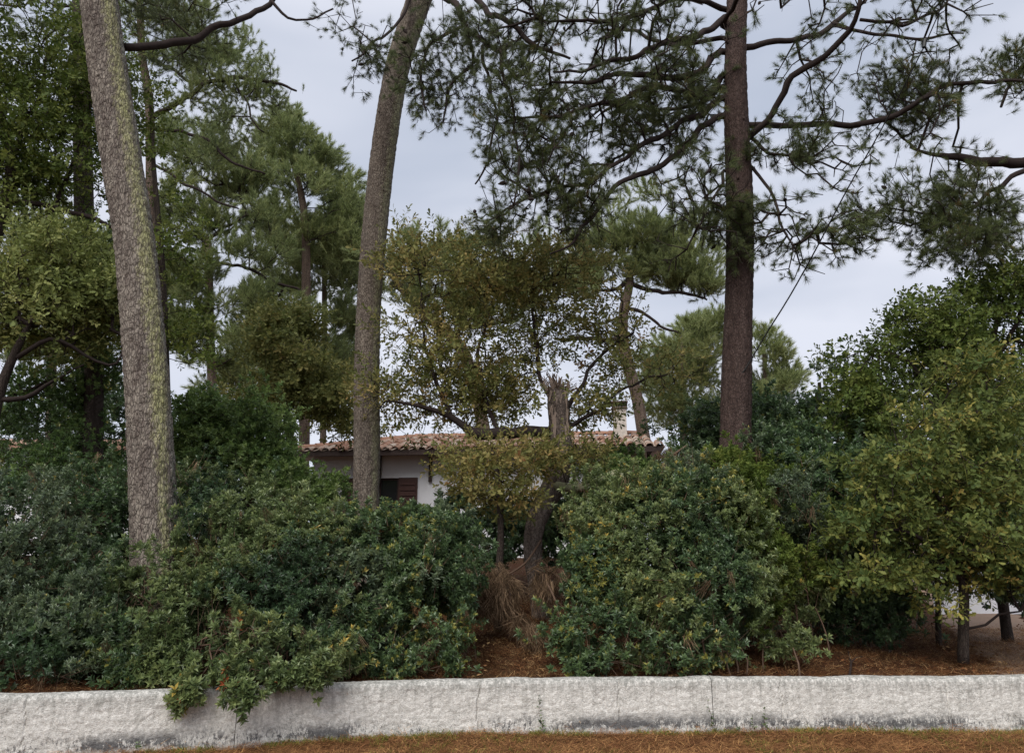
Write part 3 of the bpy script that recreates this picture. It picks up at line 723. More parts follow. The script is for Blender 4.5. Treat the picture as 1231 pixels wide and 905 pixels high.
M['stucco'] = plain_mat('white_stucco', (.86, .86, .88), .9, .15, .06, 16, .3)
M['darkwood'] = plain_mat('dark_stained_wood', (.045, .028, .024), .7, .3, .4, 30, .4, (1, 1, .2))
M['shutter'] = plain_mat('brown_painted_wood', (.075, .035, .028), .6, .3, .3, 20, .3)
M['terracotta'] = None
m, nt_, out = mat_new('terracotta'); oi = nt_.nodes.new('ShaderNodeObjectInfo')
col = ramp(nt_, oi.outputs['Random'], [(0, (.26, .13, .085)), (.35, (.36, .20, .14)), (.7, (.44, .31, .24)), (1, (.50, .42, .35))])
col = mixc(nt_, math_n(nt_, 'MULTIPLY', math_n(nt_, 'SUBTRACT', noise(nt_, coords(nt_), 7, 5, .7), .5), 3.5, True), col, (.20, .17, .13))
principled(nt_, out, col, .85, .2); M['terracotta'] = m
wx0, wx1 = hx(456), hx(480); ov = .65; wt = hzc(574.5); wb = wt - 1.15
b = MB()
b.box((.55, ov, -.4), (wx0, ov + .3, EZ - .1)); b.box((wx1, ov, -.4), (HLEN - .6, ov + .3, EZ - .1))
b.box((wx0, ov, -.4), (wx1, ov + .3, wb)); b.box((wx0, ov, wt), (wx1, ov + .3, EZ - .1))
b.box((.55, ov + .3, -.4), (.85, ov + 5, EZ - .1)); b.box((HLEN - .9, ov + .3, -.4), (HLEN - .6, ov + 5, EZ - .1)); b.box((.85, ov + 4.7, -.4), (HLEN - .9, ov + 5, EZ - .1))
b.build('wall', M['stucco'], house)
b = MB(); t_ = .06
for x0, x1, z0, z1 in ((wx0, wx0 + t_, wb, wt), (wx1 - t_, wx1, wb, wt), (wx0 + t_, wx1 - t_, wb, wb + t_), (wx0 + t_, wx1 - t_, wt - t_, wt)): b.box((x0 + .002, ov + .06, z0 + .002), (x1 - .002, ov + .14, z1 - .002))
win = b.build('window', M['darkwood'], house)
m, nt_, out = mat_new('window_glass_dark'); principled(nt_, out, (.03, .03, .032), .08, .8); M['glass'] = m
b = MB(); b.box((wx0 + t_, ov + .09, wb + t_), (wx1 - t_, ov + .1, wt - t_)); b.build('pane', M['glass'], win)
for x0, x1 in ((wx1 + .01, hx(503)), (hx(413), wx0 - .01)):
    b = MB(); b.box((x0, ov - .05, wb), (x1, ov - .02, wt)); sh = b.build('shutter', M['shutter'], house)
    np_ = 7
    for i in range(np_):
        b = MB(); zz0 = wb + .06 + i * (wt - wb - .12) / np_; b.box((x0 + .05, ov - .075, zz0), (x1 - .05, ov - .051, zz0 + (wt - wb - .12) / np_ - .03)); b.build('slat', M['shutter'], sh)
b = MB(); b.box((.1, -.02, EZ - .19), (HLEN - .1, .03, EZ - .05)); b.build('fascia', M['darkwood'], house)
b = MB(); b.box((.2, .03, EZ - .09), (HLEN - .2, ov, EZ - .06)); b.build('soffit', M['darkwood'], house)
for px in (457, 518, 690, 780):
    x = hx(px); b = MB(); b.box((x - .045, ov - .09, hzc(580)), (x + .045, ov - .002, EZ - .1)); b.box((x - .045, .04, EZ - .2), (x + .045, ov - .09, EZ - .1)); b.build('bracket', M['darkwood'], house)
# roof: low hip with barrel tiles
RD, RH, HIP = 2.7, .78, 3.0
b = MB()
V = [(0, 0, EZ - .05), (HLEN, 0, EZ - .05), (HLEN, 2 * RD, EZ - .05), (0, 2 * RD, EZ - .05), (HIP, RD, EZ + RH - .05), (HLEN - .6, RD, EZ + RH - .05)]
b.add(V, [(0, 1, 5, 4), (2, 3, 4, 5), (0, 3, 2, 1)]); b.add(V, [(1, 2, 5), (3, 0, 4)])
roof = b.build('roof', M['terracotta'], house)
def tile_mesh():
    th = np.linspace(0, np.pi, 7); b = MB(); vs = []
    for y_, r_ in ((0, .115), (.46, .09)):
        for q in (1.0, .84): vs.append(np.stack([np.cos(th) * r_ * q, np.full(7, y_), np.sin(th) * r_ * q * .8], 1))
    V = np.concatenate(vs); i = np.arange(6)
    Fq = np.concatenate([np.stack([i, i + 1, i + 15, i + 14], 1), np.stack([i + 8, i + 7, i + 21, i + 22], 1), np.stack([i + 1, i, i + 7, i + 8], 1)])
    return mesh_from('tile', V, Fq, M['terracotta'])
tm = tile_mesh(); slope_a = math.atan2(RH, RD); ncol = int(HLEN / .245); cnt = 0
for r_i in range(7):
    y0 = -.06 + r_i * .40
    for c_i in range(ncol):
        x = .12 + c_i * .245
        lim = HIP * (y0 + .2) / RD
        if x < lim or x > HLEN - .6 * (y0 + .1) / RD or cnt >= 295: continue
        o = bpy.data.objects.new('tile', tm); link(o, roof); o.location = (x + RS.normal() * .008, y0 + RS.normal() * .02, EZ - .03 + y0 * math.tan(slope_a) + RS.normal() * .006)
        o.rotation_euler = (slope_a, RS.normal() * .03, RS.normal() * .02); cnt += 1
b = MB(); th = np.linspace(0, np.pi, 7)       # ridge and hip capping tiles, joined
for a, c_ in (((0, 0, EZ), (HIP, RD, EZ + RH)), ((HIP, RD, EZ + RH), (HLEN - .6, RD, EZ + RH))):
    a = np.array(a); c_ = np.array(c_); n_ = int(np.linalg.norm(c_ - a) / .38); dd = (c_ - a) / n_; sv = np.cross(dd, (0, 0, 1)); sv /= np.linalg.norm(sv)
    for i in range(n_):
        p0 = a + dd * i; p1 = a + dd * (i + 1.12)
        V = np.concatenate([p0 + np.cos(th)[:, None] * sv * .13 + np.sin(th)[:, None] * np.array((0, 0, .11)), p1 + np.cos(th)[:, None] * sv * .1 + np.sin(th)[:, None] * np.array((0, 0, .085))])
        k_ = np.arange(6); b.add(V, np.stack([k_, k_ + 1, k_ + 8, k_ + 7], 1))
b.build('ridge_tiles', M['terracotta'], roof, True)['kind'] = 'stuff'
# chimney
cp = P(745.5, 523, 22.2); cw = 19 * mpp(cp) / 2; ch = (P(745, 493, 22.2)[2] - cp[2])
dx, dy = cp[0] - HL[0], cp[1] - HL[1]; lx = dx * math.cos(ang) + dy * math.sin(ang); ly = -dx * math.sin(ang) + dy * math.cos(ang); lz = float(cp[2] - gz0)
b = MB(); b.box((lx - cw * .8, ly - .25, lz - .8), (lx + cw * .8, ly + .25, lz + ch)); chim = b.build('chimney', plain_mat('patchy_chimney_render', (.50, .45, .40), .95, .1, .5, 12, .8), house)
b = MB(); b.box((lx - cw * .95, ly - .3, lz + ch + .002), (lx + cw * .95, ly + .3, lz + ch + .05))
for sx in (-1, 1): b.box((lx + sx * cw * .75 - .04, ly - .22, lz + ch + .052), (lx + sx * cw * .75 + .04, ly + .22, lz + ch + .18))
b.box((lx - cw * 1.05, ly - .3, lz + ch + .182), (lx + cw * 1.05, ly + .3, lz + ch + .22)); b.build('chimney_cap', M['bark_far'], chim)

def far_house(label, px0, px1, py_eave, py_ridge, Y, wallcol, rot=0.0, pyb=660):
    a = P(px0, py_eave, Y); c_ = P(px1, py_eave, Y); z0 = float(zt(a[0], Y)) - .3; r_ = thing('neighbour_house', label, 'house', (float(a[0]), Y, z0), rot)
    L_ = float(c_[0] - a[0]); ez = float(a[2] - z0); rh = float(P(px0, py_ridge, Y + 2.2)[2] - a[2])
    b = MB(); b.box((.3, .4, 0), (L_ - .3, 4.4, ez - .05)); b.build('wall', wallcol, r_)
    b = MB(); V = [(0, 0, ez), (L_, 0, ez), (L_, 2.3, ez + rh), (0, 2.3, ez + rh), (0, 4.8, ez), (L_, 4.8, ez), (0, 0, ez - .1), (L_, 0, ez - .1), (0, 4.8, ez - .1), (L_, 4.8, ez - .1)]
    b.add(V, [(0, 1, 2, 3), (3, 2, 5, 4), (6, 8, 9, 7), (0, 6, 7, 1)]); b.add(V, [(0, 3, 4), (1, 5, 2), (0, 4, 8), (0, 8, 6), (1, 7, 9), (1, 9, 5)]); rf = b.build('roof', M['terracotta'], r_)
    b = MB(); th = np.linspace(0, np.pi, 5)
    for i in range(int(L_ / .26)):
        x = .13 + i * .26; V = np.concatenate([np.stack([x + np.cos(th) * .1, np.full(5, y_), z_ + np.sin(th) * .07], 1) for y_, z_ in ((-.03, ez), (2.3, ez + rh))]); k_ = np.arange(4); b.add(V, np.stack([k_, k_ + 1, k_ + 6, k_ + 5], 1))
    b.build('roof_tiles', M['terracotta'], rf, True)['kind'] = 'stuff'
    for fx in (.25, .6):
        b = MB(); x = L_ * fx; b.box((x, .36, ez - 1.6), (x + .8, .41, ez - .5)); w_ = b.build('window', M['darkwood'], r_); b = MB(); b.box((x + .06, .345, ez - 1.54), (x + .74, .359, ez - .56)); b.build('pane', M['glass'], w_)
    return r_
far_house('neighbouring house with orange tiled roof half hidden behind the left shrubs', -60, 175, 536, 529, 23.5, M['stucco'])
far_house('pale pink rendered house just visible through the oak at the right', 1120, 1330, 612, 598, 27, plain_mat('pink_render', (.55, .42, .38), .9, .15, .1, 20, .4))
b = MB(); a = P(1125, 690, 17); c_ = P(1205, 690, 17.5); g0 = float(zt(a[0], 17)) - .1
b.box((a[0], 17, g0), (c_[0], 17.25, P(1150, 672, 17)[2])); lw = b.build('boundary_wall', M['stucco'], None); tag(lw, 'short pale boundary wall behind the yellowing oak trunk at the right', 'wall')

# ================================================================== TALL PINES
build_tree('pine_tree', 'huge leaning pine trunk with yellow lichen streak at the left', 'tree',
  [(187, 730, 9.3, 55), (184, 600, 9.3, 52), (176, 450, 9.25, 48), (163, 300, 9.2, 45), (147, 200, 9.15, 43.5), (132, 100, 9.1, 42), (119, 0, 9.0, 41), (100, -160, 8.8, 48), (70, -420, 8.6, 42)],
  [(170, 20, 130, 50, 10.5, 1.6), (240, 30, 90, 45, 10.3, 1.0), (60, -60, 120, 40, 10.5, 1.4)],
  limbs=[[(150, 57, 9.3, 9), (178, 55, 9.5, 9), (223, 46, 9.8, 9), (247, 34, 10, 8), (284, 24, 10.3, 7), (325, -2, 10.6, 6), (370, -35, 11, 4)],
         [(325, 0, 10.6, 4), (345, 20, 10.6, 3), (375, 22, 10.7, 2.5), (400, 10, 10.8, 2)]],
  bark='bark_left', stubs=[(.62, -1.2, .02, .03), (.70, -.9, .015, .025), (.5, -1.8, .012, .03)], leaf=('tuft', 'pine'), nc=26, per=9, crad=.34, flat=.6, leaves=2, lsize=.85, up=.2, sides=110, disp=bark_disp(.29, .014, 34), tstep=.018, r0=.0035, rmax=.02, tint=(.45, .2), seedfrom=.85, spread=.1, flare=1.15)
build_tree('pine_tree', 'tall slender pine trunk in the middle curving right with branches hanging at its top', 'tree',
  [(440, 606, 13, 31), (441, 540, 13, 31), (441, 450, 13, 30), (444, 360, 13, 29), (450, 280, 12.9, 29), (460, 190, 12.8, 29), (474, 100, 12.6, 29), (487, 50, 12.4, 29), (504, 0, 12.2, 29), (530, -70, 12, 28), (580, -200, 11.6, 24)],
  [(510, 95, 30, 75, 10.9, .7), (560, 60, 60, 60, 10.8, .8), (600, 150, 35, 85, 10.4, .7), (600, 265, 32, 28, 10.3, .5), (440, 50, 42, 48, 11.2, .6), (420, 8, 60, 25, 11.4, .6)],
  limbs=[[(512, -20, 12.1, 9), (547, 7, 11.5, 8), (561, 27, 11.2, 7), (588, 51, 10.9, 6), (602, 62, 10.7, 5.5), (617, 50, 10.6, 4)],
         [(540, -60, 11.8, 8), (578, -2, 11.2, 7.5), (599, 21, 10.9, 7), (619, 38, 10.7, 6.5), (653, 55, 10.6, 5), (690, 66, 10.5, 3)],
         [(602, 62, 10.7, 4.5), (605, 95, 10.6, 4), (616, 123, 10.5, 3.5), (619, 180, 10.4, 3), (616, 235, 10.3, 2.8), (600, 262, 10.3, 2)],
         [(556, 32, 11.1, 4), (520, 51, 11, 4), (508, 79, 10.9, 3.5), (510, 137, 10.8, 2)],
         [(580, 55, 11, 4), (585, 99, 10.8, 3.5), (599, 132, 10.7, 3), (592, 171, 10.6, 3), (578, 199, 10.6, 2.5), (568, 223, 10.6, 2)],
         [(492, -2, 12, 4), (479, 27, 11.7, 3.5), (448, 51, 11.4, 3), (420, 72, 11.2, 2)],
         [(560, 40, 11.1, 4), (570, 70, 10.9, 3), (545, 100, 10.9, 3), (530, 150, 10.8, 2)]],
  bark='bark_mid', stubs=[(.80, -1.3, .05, .03), (.775, -1.6, .03, .03), (.70, -.7, .05, .02), (.60, -2.2, .03, .02), (.5, -1.0, .02, .02), (.42, -1.9, .02, .02)], leaf=('tuft', 'pine'), nc=150, per=7, bare=.25, cones=30, crad=.26, flat=.9, leaves=2, lsize=.72, up=-.1, sides=72, disp=bark_disp(.21, .010, 26), tstep=.024, r0=.0042, rmax=.02, tint=(.35, .25), seedfrom=.97, spread=.07, droop=.05, flare=1.1)
LR = [  # limbs of the big pine on the right
 [(893, 171, 12, 9), (914, 147, 11.8, 8), (943, 110, 11.5, 8), (965, 82, 11.3, 8), (996, 63, 11, 7.5), (1016, 45, 10.8, 7), (1030, 24, 10.6, 6), (1036, -5, 10.4, 5)],
 [(896, 150, 12, 8), (931, 147, 11.9, 7.5), (975, 147, 11.8, 7.5), (1030, 150, 11.7, 7), (1071, 139, 11.6, 7), (1106, 123, 11.5, 6.5), (1130, 106, 11.5, 6), (1171, 100, 11.4, 5), (1235, 94, 11.4, 3.5)],
 [(893, 57, 12, 8), (931, 55, 12.2, 7), (972, 43, 12.4, 6.5), (1003, 26, 12.6, 6), (1030, 7, 12.8, 4.5), (1060, -15, 13, 3)],
 [(1003, 28, 12.5, 4), (1044, 41, 12.4, 4), (1102, 48, 12.3, 3.5), (1154, 41, 12.3, 2)],
 [(1034, 24, 10.7, 4), (1085, 27, 10.8, 4), (1126, 14, 10.9, 3), (1150, -8, 11, 2)],
 [(903, 166, 12, 5), (924, 182, 11.9, 4), (958, 187, 11.7, 2.5)], [(903, 200, 12, 4), (924, 233, 11.7, 4), (938, 270, 11.5, 3), (958, 301, 11.4, 2)],
 [(873, 20, 12, 8), (832, 45, 11.5, 8), (801, 53, 11.2, 7), (763, 70, 10.9, 6.5), (735, 74, 10.7, 5), (705, 80, 10.5, 3.5), (670, 84, 10.4, 2)],
 [(866, 63, 12, 8), (845, 82, 11.6, 8), (820, 94, 11.4, 7.5), (777, 94, 11, 7), (742, 91, 10.8, 6), (701, 99, 10.6, 4.5), (667, 96, 10.5, 2.5)],
 [(868, 92, 12, 8), (845, 116, 11.8, 7), (794, 106, 11.4, 6), (749, 120, 11.1, 5.5), (719, 127, 10.9, 4.5), (674, 139, 10.8, 4), (619, 139, 10.7, 2)],
 [(868, 118, 12, 8), (838, 142, 11.8, 8), (820, 147, 11.6, 7), (777, 171, 11.3, 6.5), (742, 192, 11.1, 5), (708, 219, 11, 4.5), (674, 226, 10.9, 4), (623, 240, 10.8, 3), (588, 267, 10.8, 2)],
 [(868, 140, 12, 8), (838, 158, 11.7, 7.5), (811, 188, 11.5, 7), (790, 202, 11.4, 7), (763, 212, 11.2, 6.5), (742, 221, 11.1, 6), (725, 240, 11, 5), (701, 267, 10.9, 4.5), (688, 291, 10.8, 3.5), (664, 305, 10.8, 2)],
 [(868, 10, 12, 7), (820, -2, 11.4, 6), (760, 20, 11, 5), (700, 28, 10.6, 4), (655, 20, 10.4, 2)], [(866, 45, 12, 6), (811, 50, 12.5, 5), (760, 36, 13, 4), (720, 38, 13.4, 3)],
 [(868, 105, 12, 6), (822, 132, 12.8, 5), (770, 128, 13.4, 4), (727, 126, 14, 2.5)], [(870, 205, 12, 4), (868, 225, 11.6, 3.5), (850, 250, 11.3, 3), (828, 295, 11.1, 2)],
 [(868, 30, 12, 6), (900, -10, 11.2, 5), (960, 0, 10.8, 4), (1010, -15, 10.5, 3)]]
LR = [([(886, l_[0][1] + (4 if l_[0][0] < 880 else 2), 12.0, l_[0][3])] + l_) if abs(l_[0][0] - 886) < 22 and l_[0][0] != 886 else l_ for l_ in LR]
pine_r = build_tree('pine_tree', 'dark reddish pine at the right with long crooked spreading limbs', 'tree',
  [(884, 610, 12, 37), (884, 520, 12, 36), (886, 430, 12, 35), (889, 330, 12, 32), (889, 240, 12, 31), (886, 160, 12, 29), (884, 80, 12, 26), (886, 0, 12, 24), (890, -90, 12, 22), (900, -260, 12, 16)],
  [(650, 40, 75, 50, 10.6, 1.0), (760, 40, 95, 45, 11.2, 1.6), (690, 130, 90, 55, 10.9, 1.0), (720, 80, 110, 60, 11.2, 1.2), (800, 120, 60, 60, 11.6, 1.0), (650, 205, 60, 50, 10.9, .7), (760, 190, 75, 55, 11.4, 1.0), (700, 250, 60, 40, 11, .6), (830, 240, 50, 60, 11.3, .8), (880, 250, 30, 60, 11.5, .6),
   (960, 30, 90, 35, 11.3, 1.6), (1080, 30, 80, 40, 11, 1.4), (930, 190, 50, 45, 11.7, .8), (935, 285, 45, 40, 11.4, .6), (1000, 190, 40, 70, 11.6, .7), (1010, 280, 45, 40, 11.6, .6), (840, 120, 60, 50, 12.6, 1.0), (1120, 170, 90, 60, 11.8, .8)],
  limbs=LR, stubs=[(.45, -1.9, .04, .025), (.52, -1.3, .03, .025), (.62, -2.6, .12, .018), (.66, -.5, .10, .015), (.38, -1.5, .02, .03)], bark='bark_red', leaf=('tuft', 'pine'), nc=620, per=6, bare=.30, cones=90, crad=.27, flat=.8, leaves=2, lsize=.85, up=.05, sides=72, disp=bark_disp(.2, .011, 18), tstep=.024, r0=.0068, rmax=.032, tint=(.42, .25), seedfrom=.9, spread=.07, droop=.04, thr=.36, flare=1.1, jit=.07)
build_tree('pine_tree', 'pine reaching in from beyond the right edge with one thick mossy horizontal limb', 'tree',
  [(1420, 560, 12.5, 44), (1415, 350, 12.5, 42), (1410, 190, 12.5, 38), (1405, 0, 12.5, 32), (1400, -200, 12.5, 24)],
  [(1090, 170, 80, 70, 12, .9), (1165, 145, 60, 45, 12.2, .9), (1190, 240, 70, 55, 12.2, .8), (1120, 250, 60, 35, 12, .7), (1060, 230, 50, 35, 12, .6), (1218, 88, 24, 30, 12, .5), (1180, 290, 70, 22, 11.8, .5), (1090, 110, 40, 30, 12, .5), (1310, 150, 50, 80, 12.4, 1)],
  limbs=[[(1410, 180, 12.5, 18), (1330, 195, 12.4, 16), (1270, 192, 12.2, 14), (1231, 193, 12.1, 13), (1190, 194, 12, 12), (1150, 191, 12, 9), (1125, 185, 12, 5), (1098, 178, 12, 3)],
         [(1410, 170, 12.5, 9), (1300, 190, 12.2, 7), (1231, 207, 12, 6), (1205, 224, 12, 6), (1180, 238, 11.9, 4.5), (1155, 265, 11.8, 3)],
         [(1410, 90, 12.5, 8), (1290, 60, 12.3, 6), (1225, 90, 12.2, 5), (1205, 130, 12.1, 3)]],
  bark='bark_dark', limbmat='limb', leaf=('tuft', 'pine'), nc=280, per=7, bare=.2, cones=30, crad=.34, flat=.8, leaves=2, lsize=.85, up=.25, sides=24, tstep=.12, r0=.0045, rmax=.024, tint=(.5, .22), seedfrom=.9, spread=.1, thr=.36)

# ================================================================== BACKGROUND PINES
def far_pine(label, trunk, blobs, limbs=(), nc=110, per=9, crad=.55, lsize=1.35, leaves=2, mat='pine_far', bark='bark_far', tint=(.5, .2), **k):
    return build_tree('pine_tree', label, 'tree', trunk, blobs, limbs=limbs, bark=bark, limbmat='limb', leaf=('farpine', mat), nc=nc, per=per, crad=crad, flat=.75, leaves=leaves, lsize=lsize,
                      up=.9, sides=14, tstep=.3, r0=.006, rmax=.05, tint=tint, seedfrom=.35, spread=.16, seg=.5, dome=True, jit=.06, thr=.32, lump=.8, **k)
far_pine('thin grey pine trunk just right of the huge lichen trunk with crooked black limbs', [(178, 560, 16, 13), (180, 430, 16, 12), (181, 220, 16, 11), (179, 120, 16, 10), (171, 68, 16, 9), (168, 0, 16, 8), (165, -60, 16, 6)],
  [(240, 60, 60, 50, 16, 1.2), (260, 120, 50, 35, 16, 1), (215, 25, 70, 45, 16, 1.2), (345, 85, 42, 36, 16, .6), (330, 115, 45, 20, 16, .6), (250, 165, 45, 25, 16, .8)],
  limbs=[[(180, 145, 16, 6), (195, 132, 16, 6), (223, 116, 15.9, 5.5), (253, 99, 15.8, 5), (291, 92, 15.8, 4.5), (325, 99, 15.8, 4), (353, 110, 15.8, 2.5)], [(181, 155, 16, 4), (212, 158, 15.8, 4), (247, 171, 15.6, 3.5), (284, 195, 15.5, 3), (319, 209, 15.5, 2)],
         [(181, 195, 16, 4), (192, 202, 15.8, 3.5), (223, 223, 15.6, 3.2), (260, 240, 15.5, 2.5), (284, 252, 15.5, 2)], [(279, 93, 15.8, 3), (295, 120, 15.7, 2.5), (305, 140, 15.7, 2), (318, 158, 15.7, 1.5)], [(171, 65, 16, 4), (200, 80, 16, 4), (240, 95, 16, 3), (255, 60, 16, 2)]],
  nc=85, per=8, crad=.30, lsize=.85, leaves=3, bark='bark_far')
far_pine('tall conical green pine beyond the lichen trunk with the highest pointed crown', [(366, 520, 26, 13), (366, 440, 26, 12), (368, 350, 26, 11), (366, 260, 26, 9), (352, 190, 26, 6), (342, 140, 26, 3)],
  [(342, 150, 14, 18, 26, .5), (350, 185, 42, 28, 26, 1.3), (345, 225, 62, 32, 26, 1.8), (400, 205, 32, 24, 26, 1), (390, 250, 52, 30, 26, 1.6), (350, 280, 50, 28, 26, 1.6), (415, 290, 25, 25, 26, 1)], nc=150, per=10, crad=.50, lsize=1.45)
far_pine('second background pine with slim pinkish trunk and broad crown left of the conical pine', [(256, 560, 22, 13), (255, 470, 22, 11), (252, 380, 22, 10), (251, 300, 22, 9), (250, 285, 22, 6)],
  [(235, 340, 45, 30, 22, 1.2), (300, 310, 40, 18, 22, 1.2), (220, 400, 35, 30, 22, 1.2), (320, 380, 40, 22, 22, 1.2), (270, 215, 52, 40, 22, 1.6), (225, 180, 45, 30, 22, 1.3), (285, 270, 50, 22, 22, 1.4), (215, 270, 40, 30, 22, 1.2), (295, 370, 42, 14, 22, 1), (270, 430, 50, 20, 22, 1)],
  limbs=[[(251, 310, 22, 4), (246, 292, 22, 4), (258, 282, 22, 4), (280, 270, 22, 3), (300, 255, 22, 2)], [(252, 315, 22, 4), (290, 322, 22, 4), (330, 338, 22, 3.5), (362, 350, 22, 3)], [(254, 365, 22, 5), (238, 372, 22, 4), (215, 395, 22, 3)], [(255, 320, 22, 3), (225, 328, 22, 3), (205, 335, 22, 2)]], nc=210, per=10, crad=.42, lsize=1.25)
far_pine('slender background pine close to the left side of the middle trunk', [(388, 560, 30, 8), (389, 450, 30, 7), (390, 350, 30, 6), (388, 270, 30, 4)],
  [(405, 330, 28, 22, 30, 1.4), (415, 390, 28, 22, 30, 1.4), (385, 300, 45, 28, 30, 1.8), (420, 260, 18, 20, 30, 1), (350, 330, 40, 30, 30, 1.5), (400, 440, 35, 30, 30, 1.5)], nc=150, per=9, crad=.55, lsize=1.6)
far_pine('leaning background pine with bare curved trunk right of the chimney', [(776, 540, 27, 15), (773, 520, 27, 15), (766, 479, 27, 14), (756, 441, 27, 14), (749, 407, 27, 13), (750, 373, 27, 12), (757, 340, 27, 10), (757, 322, 27, 6)],
  [(765, 280, 52, 24, 27, 2.0), (720, 305, 42, 22, 27, 1.5), (815, 300, 50, 25, 27, 1.6), (790, 330, 45, 14, 27, 1.2), (845, 345, 28, 22, 27, 1.0), (700, 330, 25, 20, 27, 1.0), (760, 300, 60, 15, 27, 1.6)],
  limbs=[[(750, 405, 27, 7), (735, 407, 27, 6), (700, 408, 26.5, 5), (667, 407, 26, 4)], [(756, 335, 27, 6), (740, 348, 27, 5), (715, 350, 27, 3)], [(756, 340, 27, 6), (790, 350, 27, 5), (820, 352, 27, 4), (850, 360, 27, 2.5)], [(752, 370, 27, 5), (775, 376, 27, 4), (800, 395, 27, 3), (820, 402, 27, 2)], [(757, 330, 27, 6), (785, 322, 27, 4), (815, 305, 27, 3)], [(752, 380, 27, 4), (730, 385, 27, 3), (690, 400, 27, 2)]],
  nc=120, per=11, crad=.52, lsize=1.5, tint=(.6, .2))
far_pine('small soft pine between the leaning pine and the reddish trunk', [(822, 560, 34, 10), (822, 500, 34, 9), (820, 440, 34, 6), (820, 405, 34, 4)],
  [(820, 420, 48, 26, 34, 2.4), (845, 400, 35, 16, 34, 1.6), (800, 460, 35, 25, 34, 2), (850, 460, 32, 30, 34, 2), (822, 500, 50, 18, 34, 2)], nc=110, per=9, crad=.6, lsize=1.8, tint=(.65, .2))
far_pine('small background pine just right of the reddish trunk', [(925, 560, 34, 8), (922, 480, 34, 7), (918, 420, 34, 4)], [(918, 425, 22, 22, 34, 1.6), (925, 455, 28, 20, 34, 1.6), (912, 480, 30, 20, 34, 1.6)], nc=45, per=9, crad=.55, lsize=1.8, tint=(.6, .2))
far_pine('broad pine crown behind the golden oak', [(590, 560, 24, 16), (560, 430, 24, 15), (520, 385, 24, 13), (488, 352, 24, 11), (470, 330, 24, 6)],
  [(480, 315, 32, 22, 24, 1.4), (535, 325, 48, 28, 24, 1.8), (600, 330, 50, 28, 24, 1.8), (650, 345, 50, 30, 24, 1.8), (480, 365, 30, 25, 24, 1.2), (560, 370, 50, 25, 24, 1.6)], limbs=[[(488, 352, 24, 7), (478, 345, 24, 6), (470, 340, 24, 5), (495, 330, 24, 3)]], nc=120, per=10, crad=.48, lsize=1.35)
far_pine('ivy dark pine trunk directly behind the left edge of the lichen trunk', [(108, 600, 13.5, 24), (104, 400, 13.5, 23), (100, 200, 13.5, 21), (98, 60, 13.5, 19), (97, -40, 13.5, 18)], [(60, -10, 80, 30, 13.5, 1), (200, 10, 80, 25, 13.5, 1)], nc=25, per=8, crad=.35, lsize=.8, bark='bark_dark', mat='pine')
far_pine('distant pine left of the huge trunk behind the oak leaves', [(60, 560, 30, 12), (62, 400, 30, 10), (60, 250, 30, 8)], [(60, 300, 60, 50, 30, 2.4), (40, 400, 60, 40, 30, 2.4), (110, 380, 50, 40, 30, 2)], nc=130, per=9, crad=.6, lsize=1.7)
far_pine('distant pine glimpsed above the bungalow roof at its left', [(330, 560, 32, 9), (330, 470, 32, 8), (330, 420, 32, 5)], [(330, 430, 50, 30, 32, 2.4), (290, 460, 40, 25, 32, 2), (380, 460, 40, 30, 32, 2)], nc=130, per=9, crad=.6, lsize=1.7)

# ================================================================== OAKS AND EVERGREENS
def oak(label, trunk, blobs, leafmat='oak_green', name='oak_tree', cat='tree', **k):
    kw = dict(bark='bark_dark', limbmat='limb', leaf=('oak', leafmat), nc=130, per=9, crad=.32, flat=.5, leaves=2, lsize=1.0, up=.25, spread=.11, sides=18, r0=.0028, rmax=.03, seedfrom=.3, jit=.06)
    kw.update(k); return build_tree(name, label, cat, trunk, blobs, **kw)
oak('dark green oak filling the left edge in front of the other trees', [(-60, 620, 11.5, 26), (-40, 480, 11.5, 24), (-20, 330, 11.5, 20), (8, 240, 11.5, 14), (12, 180, 11.5, 10), (0, 130, 11.5, 7), (-10, 60, 11.5, 4)],
  [(40, 60, 70, 60, 11.5, 1.2), (90, 130, 60, 50, 11.8, .9), (30, 170, 60, 50, 11.5, 1), (120, 50, 40, 45, 12.2, .6), (80, 220, 60, 40, 11.8, 1), (-30, 110, 50, 90, 11.5, 1.2), (15, 240, 50, 40, 11.5, 1)],
  limbs=[[(14, 243, 11.5, 7), (62, 250, 11.6, 6), (113, 264, 11.7, 5), (137, 274, 11.8, 3)], [(-20, 330, 11.5, 9), (40, 300, 11.7, 6), (90, 200, 11.8, 5), (110, 120, 11.9, 3)], [(12, 200, 11.5, 6), (40, 130, 11.6, 4), (60, 60, 11.6, 3)]],
  nc=480, per=7, crad=.38, leaves=1, thr=.42, lump=2.2, tint=(.5, .22))
oak('pale green oak with lighter leaves low at the left edge', [(-30, 640, 10.4, 15), (-15, 540, 10.4, 14), (0, 470, 10.4, 12), (20, 420, 10.4, 9), (40, 380, 10.4, 5)],
  [(40, 320, 60, 45, 10.6, .8), (100, 300, 45, 40, 10.9, .6), (50, 385, 70, 45, 10.8, .8), (-20, 350, 50, 60, 10.6, .9), (110, 370, 38, 40, 11, .6)], leafmat='oak_pale',
  limbs=[[(0, 480, 10.4, 7), (30, 478, 10.5, 6), (66, 458, 10.6, 4), (100, 440, 10.7, 2)], [(20, 430, 10.4, 6), (60, 410, 10.5, 5), (100, 428, 10.7, 4), (140, 432, 10.8, 3), (152, 405, 10.9, 2)]], nc=330, per=8, crad=.36, leaves=1, thr=.40, lump=2.4, tint=(.45, .22))
